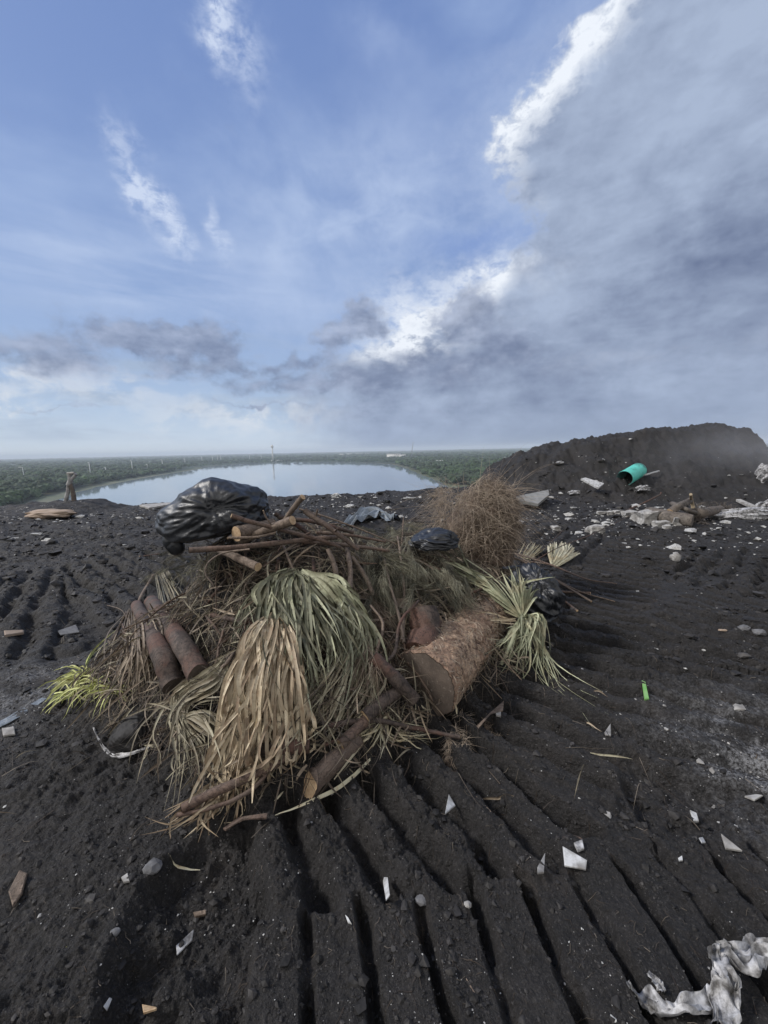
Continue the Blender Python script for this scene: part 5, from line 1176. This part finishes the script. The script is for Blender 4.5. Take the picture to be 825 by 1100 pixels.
B('branch', 'thin bent stick rising left of the driftwood pile', [(672, 549, .05), (690, 541, .1), (708, 532, .25), (710, 529, .3)], .02, .015, 'bark_dark', ends=(0, 0))
B('plank', 'pale plank lying on the rim left of the big bag', [(152, 543, .06), (168, 545, .07), (190, 543, .06)], .07, .06, 'grey_board', 'plank', ends=(0, 0), n=4) if False else None
shard('grey_plank', 'long pale plank lying near the rim left of the big bag', 'plank', [(150, 545), (160, 548), (186, 545), (184, 542)], .06, 'concrete')
shard('grey_plank', 'pale plank lying on the dirt at the right behind the sack', 'plank', [(790, 541), (794, 540), (814, 550), (810, 551)], .06, 'concrete')
# log post on the left rim: two grey uprights with a crooked forked top
def post():
    Y = 11.6; g = S(78, 540, 0); Y = g.y
    root = empty('timber_post', g, 'grey forked timber stump standing on the left rim against the lake shore', 'stump')
    def leg(a, b_, r0, r1, nm='leg', mat='post_grey'):
        mb = MB(); A = at_depth(*a, Y); Bp = at_depth(*b_, Y); tube(mb, catmull([A, (A+Bp)/2+Vector((.03, 0, 0)), Bp], 8), np.linspace(r0, r1, 8), 10, .15, 3); mb.build(nm, M[mat], root)
    simple('post_grey', (.40, .40, .40), (.22, .21, .21), 8, .85, .4, wp=True)
    leg((70.5, 538), (73.2, 520), .06, .05); leg((79.5, 538), (75.2, 519), .07, .055, 'leg', 'bark_grey')
    leg((74, 521), (75, 512), .08, .06, 'fork'); leg((74, 517), (81.5, 509), .05, .045, 'arm'); leg((74.5, 514), (73, 508.5), .05, .05, 'arm'); leg((72.5, 508.8), (80, 508.3), .045, .05, 'top_bar', 'concrete')
post()
B('branch', 'thin twig curving up on the dirt left of the leaning logs', [(115, 650, .01), (130, 655, .10), (138, 667, .08)], .004, .003, 'bark_tan', ends=(0, 0))
B('branch', 'small curved root lying right above the biggest white shard', [(600, 902, .012), (615, 898, .012), (628, 904, .012), (631, 912, .006)], .004, .003, 'bark_dark', ends=(0, 0))
B('branch', 'thin curved twig on the pad in the bottom middle', [(500, 1050, .004), (508, 1064, .006), (512, 1074, .006), (502, 1080, .005)], .0022, .003, 'bark_tan', ends=(0, 0))
B('branch', 'thin straight twig in the furrow right of the small triangle shard', [(511, 855, .004), (530, 875, .006), (545, 896, .004)], .002, .002, 'bark_tan', ends=(0, 0))
B('branch', 'fork of thin yellow stems on the lower left dirt', [(55, 1045, .004), (68, 1022, .01), (85, 1002, .005)], .003, .002, 'palm_lime', ends=(0, 0))

# ------------------------------------------------------------------ crumbs, flecks (uncountable)
def scatter():
    rng = np.random.RandomState(8)
    def pos(n, r0, r1, pw=1.):
        r = r0*np.exp(rng.rand(n)**pw*math.log(r1/r0)); a = np.radians(rng.uniform(-52, 52, n)); return r*np.sin(a), r*np.cos(a), r
    X, Y, r = pos(74000, .75, 13.5, .8); d = fbm(X, Y, .6, 3, 55)+rng.normal(0, .25, len(X)); k = d > -.05; X, Y, r = X[k], Y[k], r[k]
    rad = (rng.pareto(2.4, len(X))*.0018+.0016); rad = np.minimum(rad, .016)*np.clip(r/1.6, 1, 5.5)
    Z = ground_h(X, Y, True)+rad*.25; mb = MB()
    blobs_mesh(mb, np.stack([X, Y, Z], -1), rad, .6, I1, .5, rng, np.clip(rng.normal(.35, .2, len(X)), 0, 1.), False); o = mb.build('soil_crumbs', M['clod'], smooth=False); tag(o, kind='stuff', label='loose black soil crumbs')
    # pale flecks
    def flecks(X, Y, rad, nm, mat, sq=.35):
        mb = MB(); Z = ground_h(X, Y, True)+rad*.3; blobs_mesh(mb, np.stack([X, Y, Z], -1), rad, sq, I1, .5, rng, np.full(len(X), .5), False); o = mb.build(nm, M[mat], smooth=False); tag(o, kind='stuff', label='tiny pale rubbish flecks in the dirt')
    X, Y, r = pos(5600, .8, 11, .9); kq = fbm(X, Y, .5, 3, 321)+rng.normal(0, .12, len(X)) > .10; X, Y, r = X[kq], Y[kq], r[kq]; flecks(X, Y, (rng.pareto(3, len(X))*.0012+.0011)*np.clip(r/1.4, 1, 3.2), 'pale_flecks', 'white_chip')
    # far litter: denser bands near the rim, mound foot, behind the heap
    C = [(S(40, 552), 2.2, .7, 300), (S(150, 556), 2.5, .9, 120), (S(350, 545), 1.6, 1.2, 260), (S(430, 540), 1.6, 1., 160), (S(640, 556), 1.6, .6, 330), (S(700, 575), 2., .6, 200), (S(790, 562), 1.5, .6, 120), (S(720, 530), 2.8, .8, 90), (S(600, 525), 1.3, .8, 80), (S(60, 580), 1.5, .5, 60), (S(760, 590), 2, .6, 60)]
    C = [(c, a_, b_, int(n*1.2)) for c, a_, b_, n in C]
    X = np.concatenate([c.x+rng.normal(0, sx, n) for c, sx, sy, n in C]); Y = np.concatenate([c.y+rng.normal(0, sy, n) for c, sx, sy, n in C]); k = (Y > 3) & (heap(X, Y) < .05); X, Y = X[k], Y[k]
    flecks(X, Y, np.minimum(rng.pareto(2.0, len(X))*.010+.008, .09), 'far_flecks', 'white_chip', .45)
    c = S(800, 825); n = 420; X = c.x+rng.normal(0, .3, n); Y = c.y+rng.normal(0, .3, n); flecks(X, Y, rng.pareto(2.5, n)*.002+.002, 'ash_flecks', 'concrete', .5)
    # short fibres and straws on the dirt
    n = 1500; X, Y, r = pos(n, .85, 5, .9); th = rng.rand(n)*6.28; L = rng.uniform(.01, .06, n)*np.clip(r/1.5, 1, 2); dx_, dy_ = np.cos(th)*L, np.sin(th)*L
    P = np.stack([np.stack([X+dx_*s+rng.normal(0, .003, n), Y+dy_*s+rng.normal(0, .003, n), np.zeros(n)], -1) for s in (0, .33, .66, 1)], 1); P[..., 2] = ground_h(P[..., 0], P[..., 1], True)+.003
    mb = MB(); strands(mb, P, rng.uniform(.0012, .003, n)*np.clip(r/1.5, 1, 2), rng.beta(1.2, 2, n), 'tube', 'thin', rng=rng, clamp=False); o = mb.build('dirt_fibres', M['twig'], smooth=False); tag(o, kind='stuff', label='short bits of straw and twig in the dirt')
scatter()
def dust():
    c = S(775, 520, .0); o = closed_box('dust_cloud', 6.6, 15.5, 8.6, 12.3, .1, 3.2); tag(o, kind='stuff', label='pale dust drifting over the right of the mound')
    m_ = bpy.data.materials.new('dust_air'); m_.use_nodes = True; t = m_.node_tree; t.nodes.clear(); P = wpos(t); x, y, z = sep(t, P)
    a = (x-10.9)/2.6; b_ = (y-10.3)/1.2; c_ = (z-1.15)/.75
    den = ((a*a+b_*b_+c_*c_)*-1.).exp()*noise(t, P, .9, 3, .6).step(.32, .7)*.24
    v = t.nodes.new('ShaderNodeVolumePrincipled'); v.inputs['Color'].default_value = (.86, .88, .93, 1); t.links.new(den.o, v.inputs['Density'])
    ou = t.nodes.new('ShaderNodeOutputMaterial'); t.links.new(v.outputs[0], ou.inputs['Volume']); o.data.materials.append(m_)
dust()
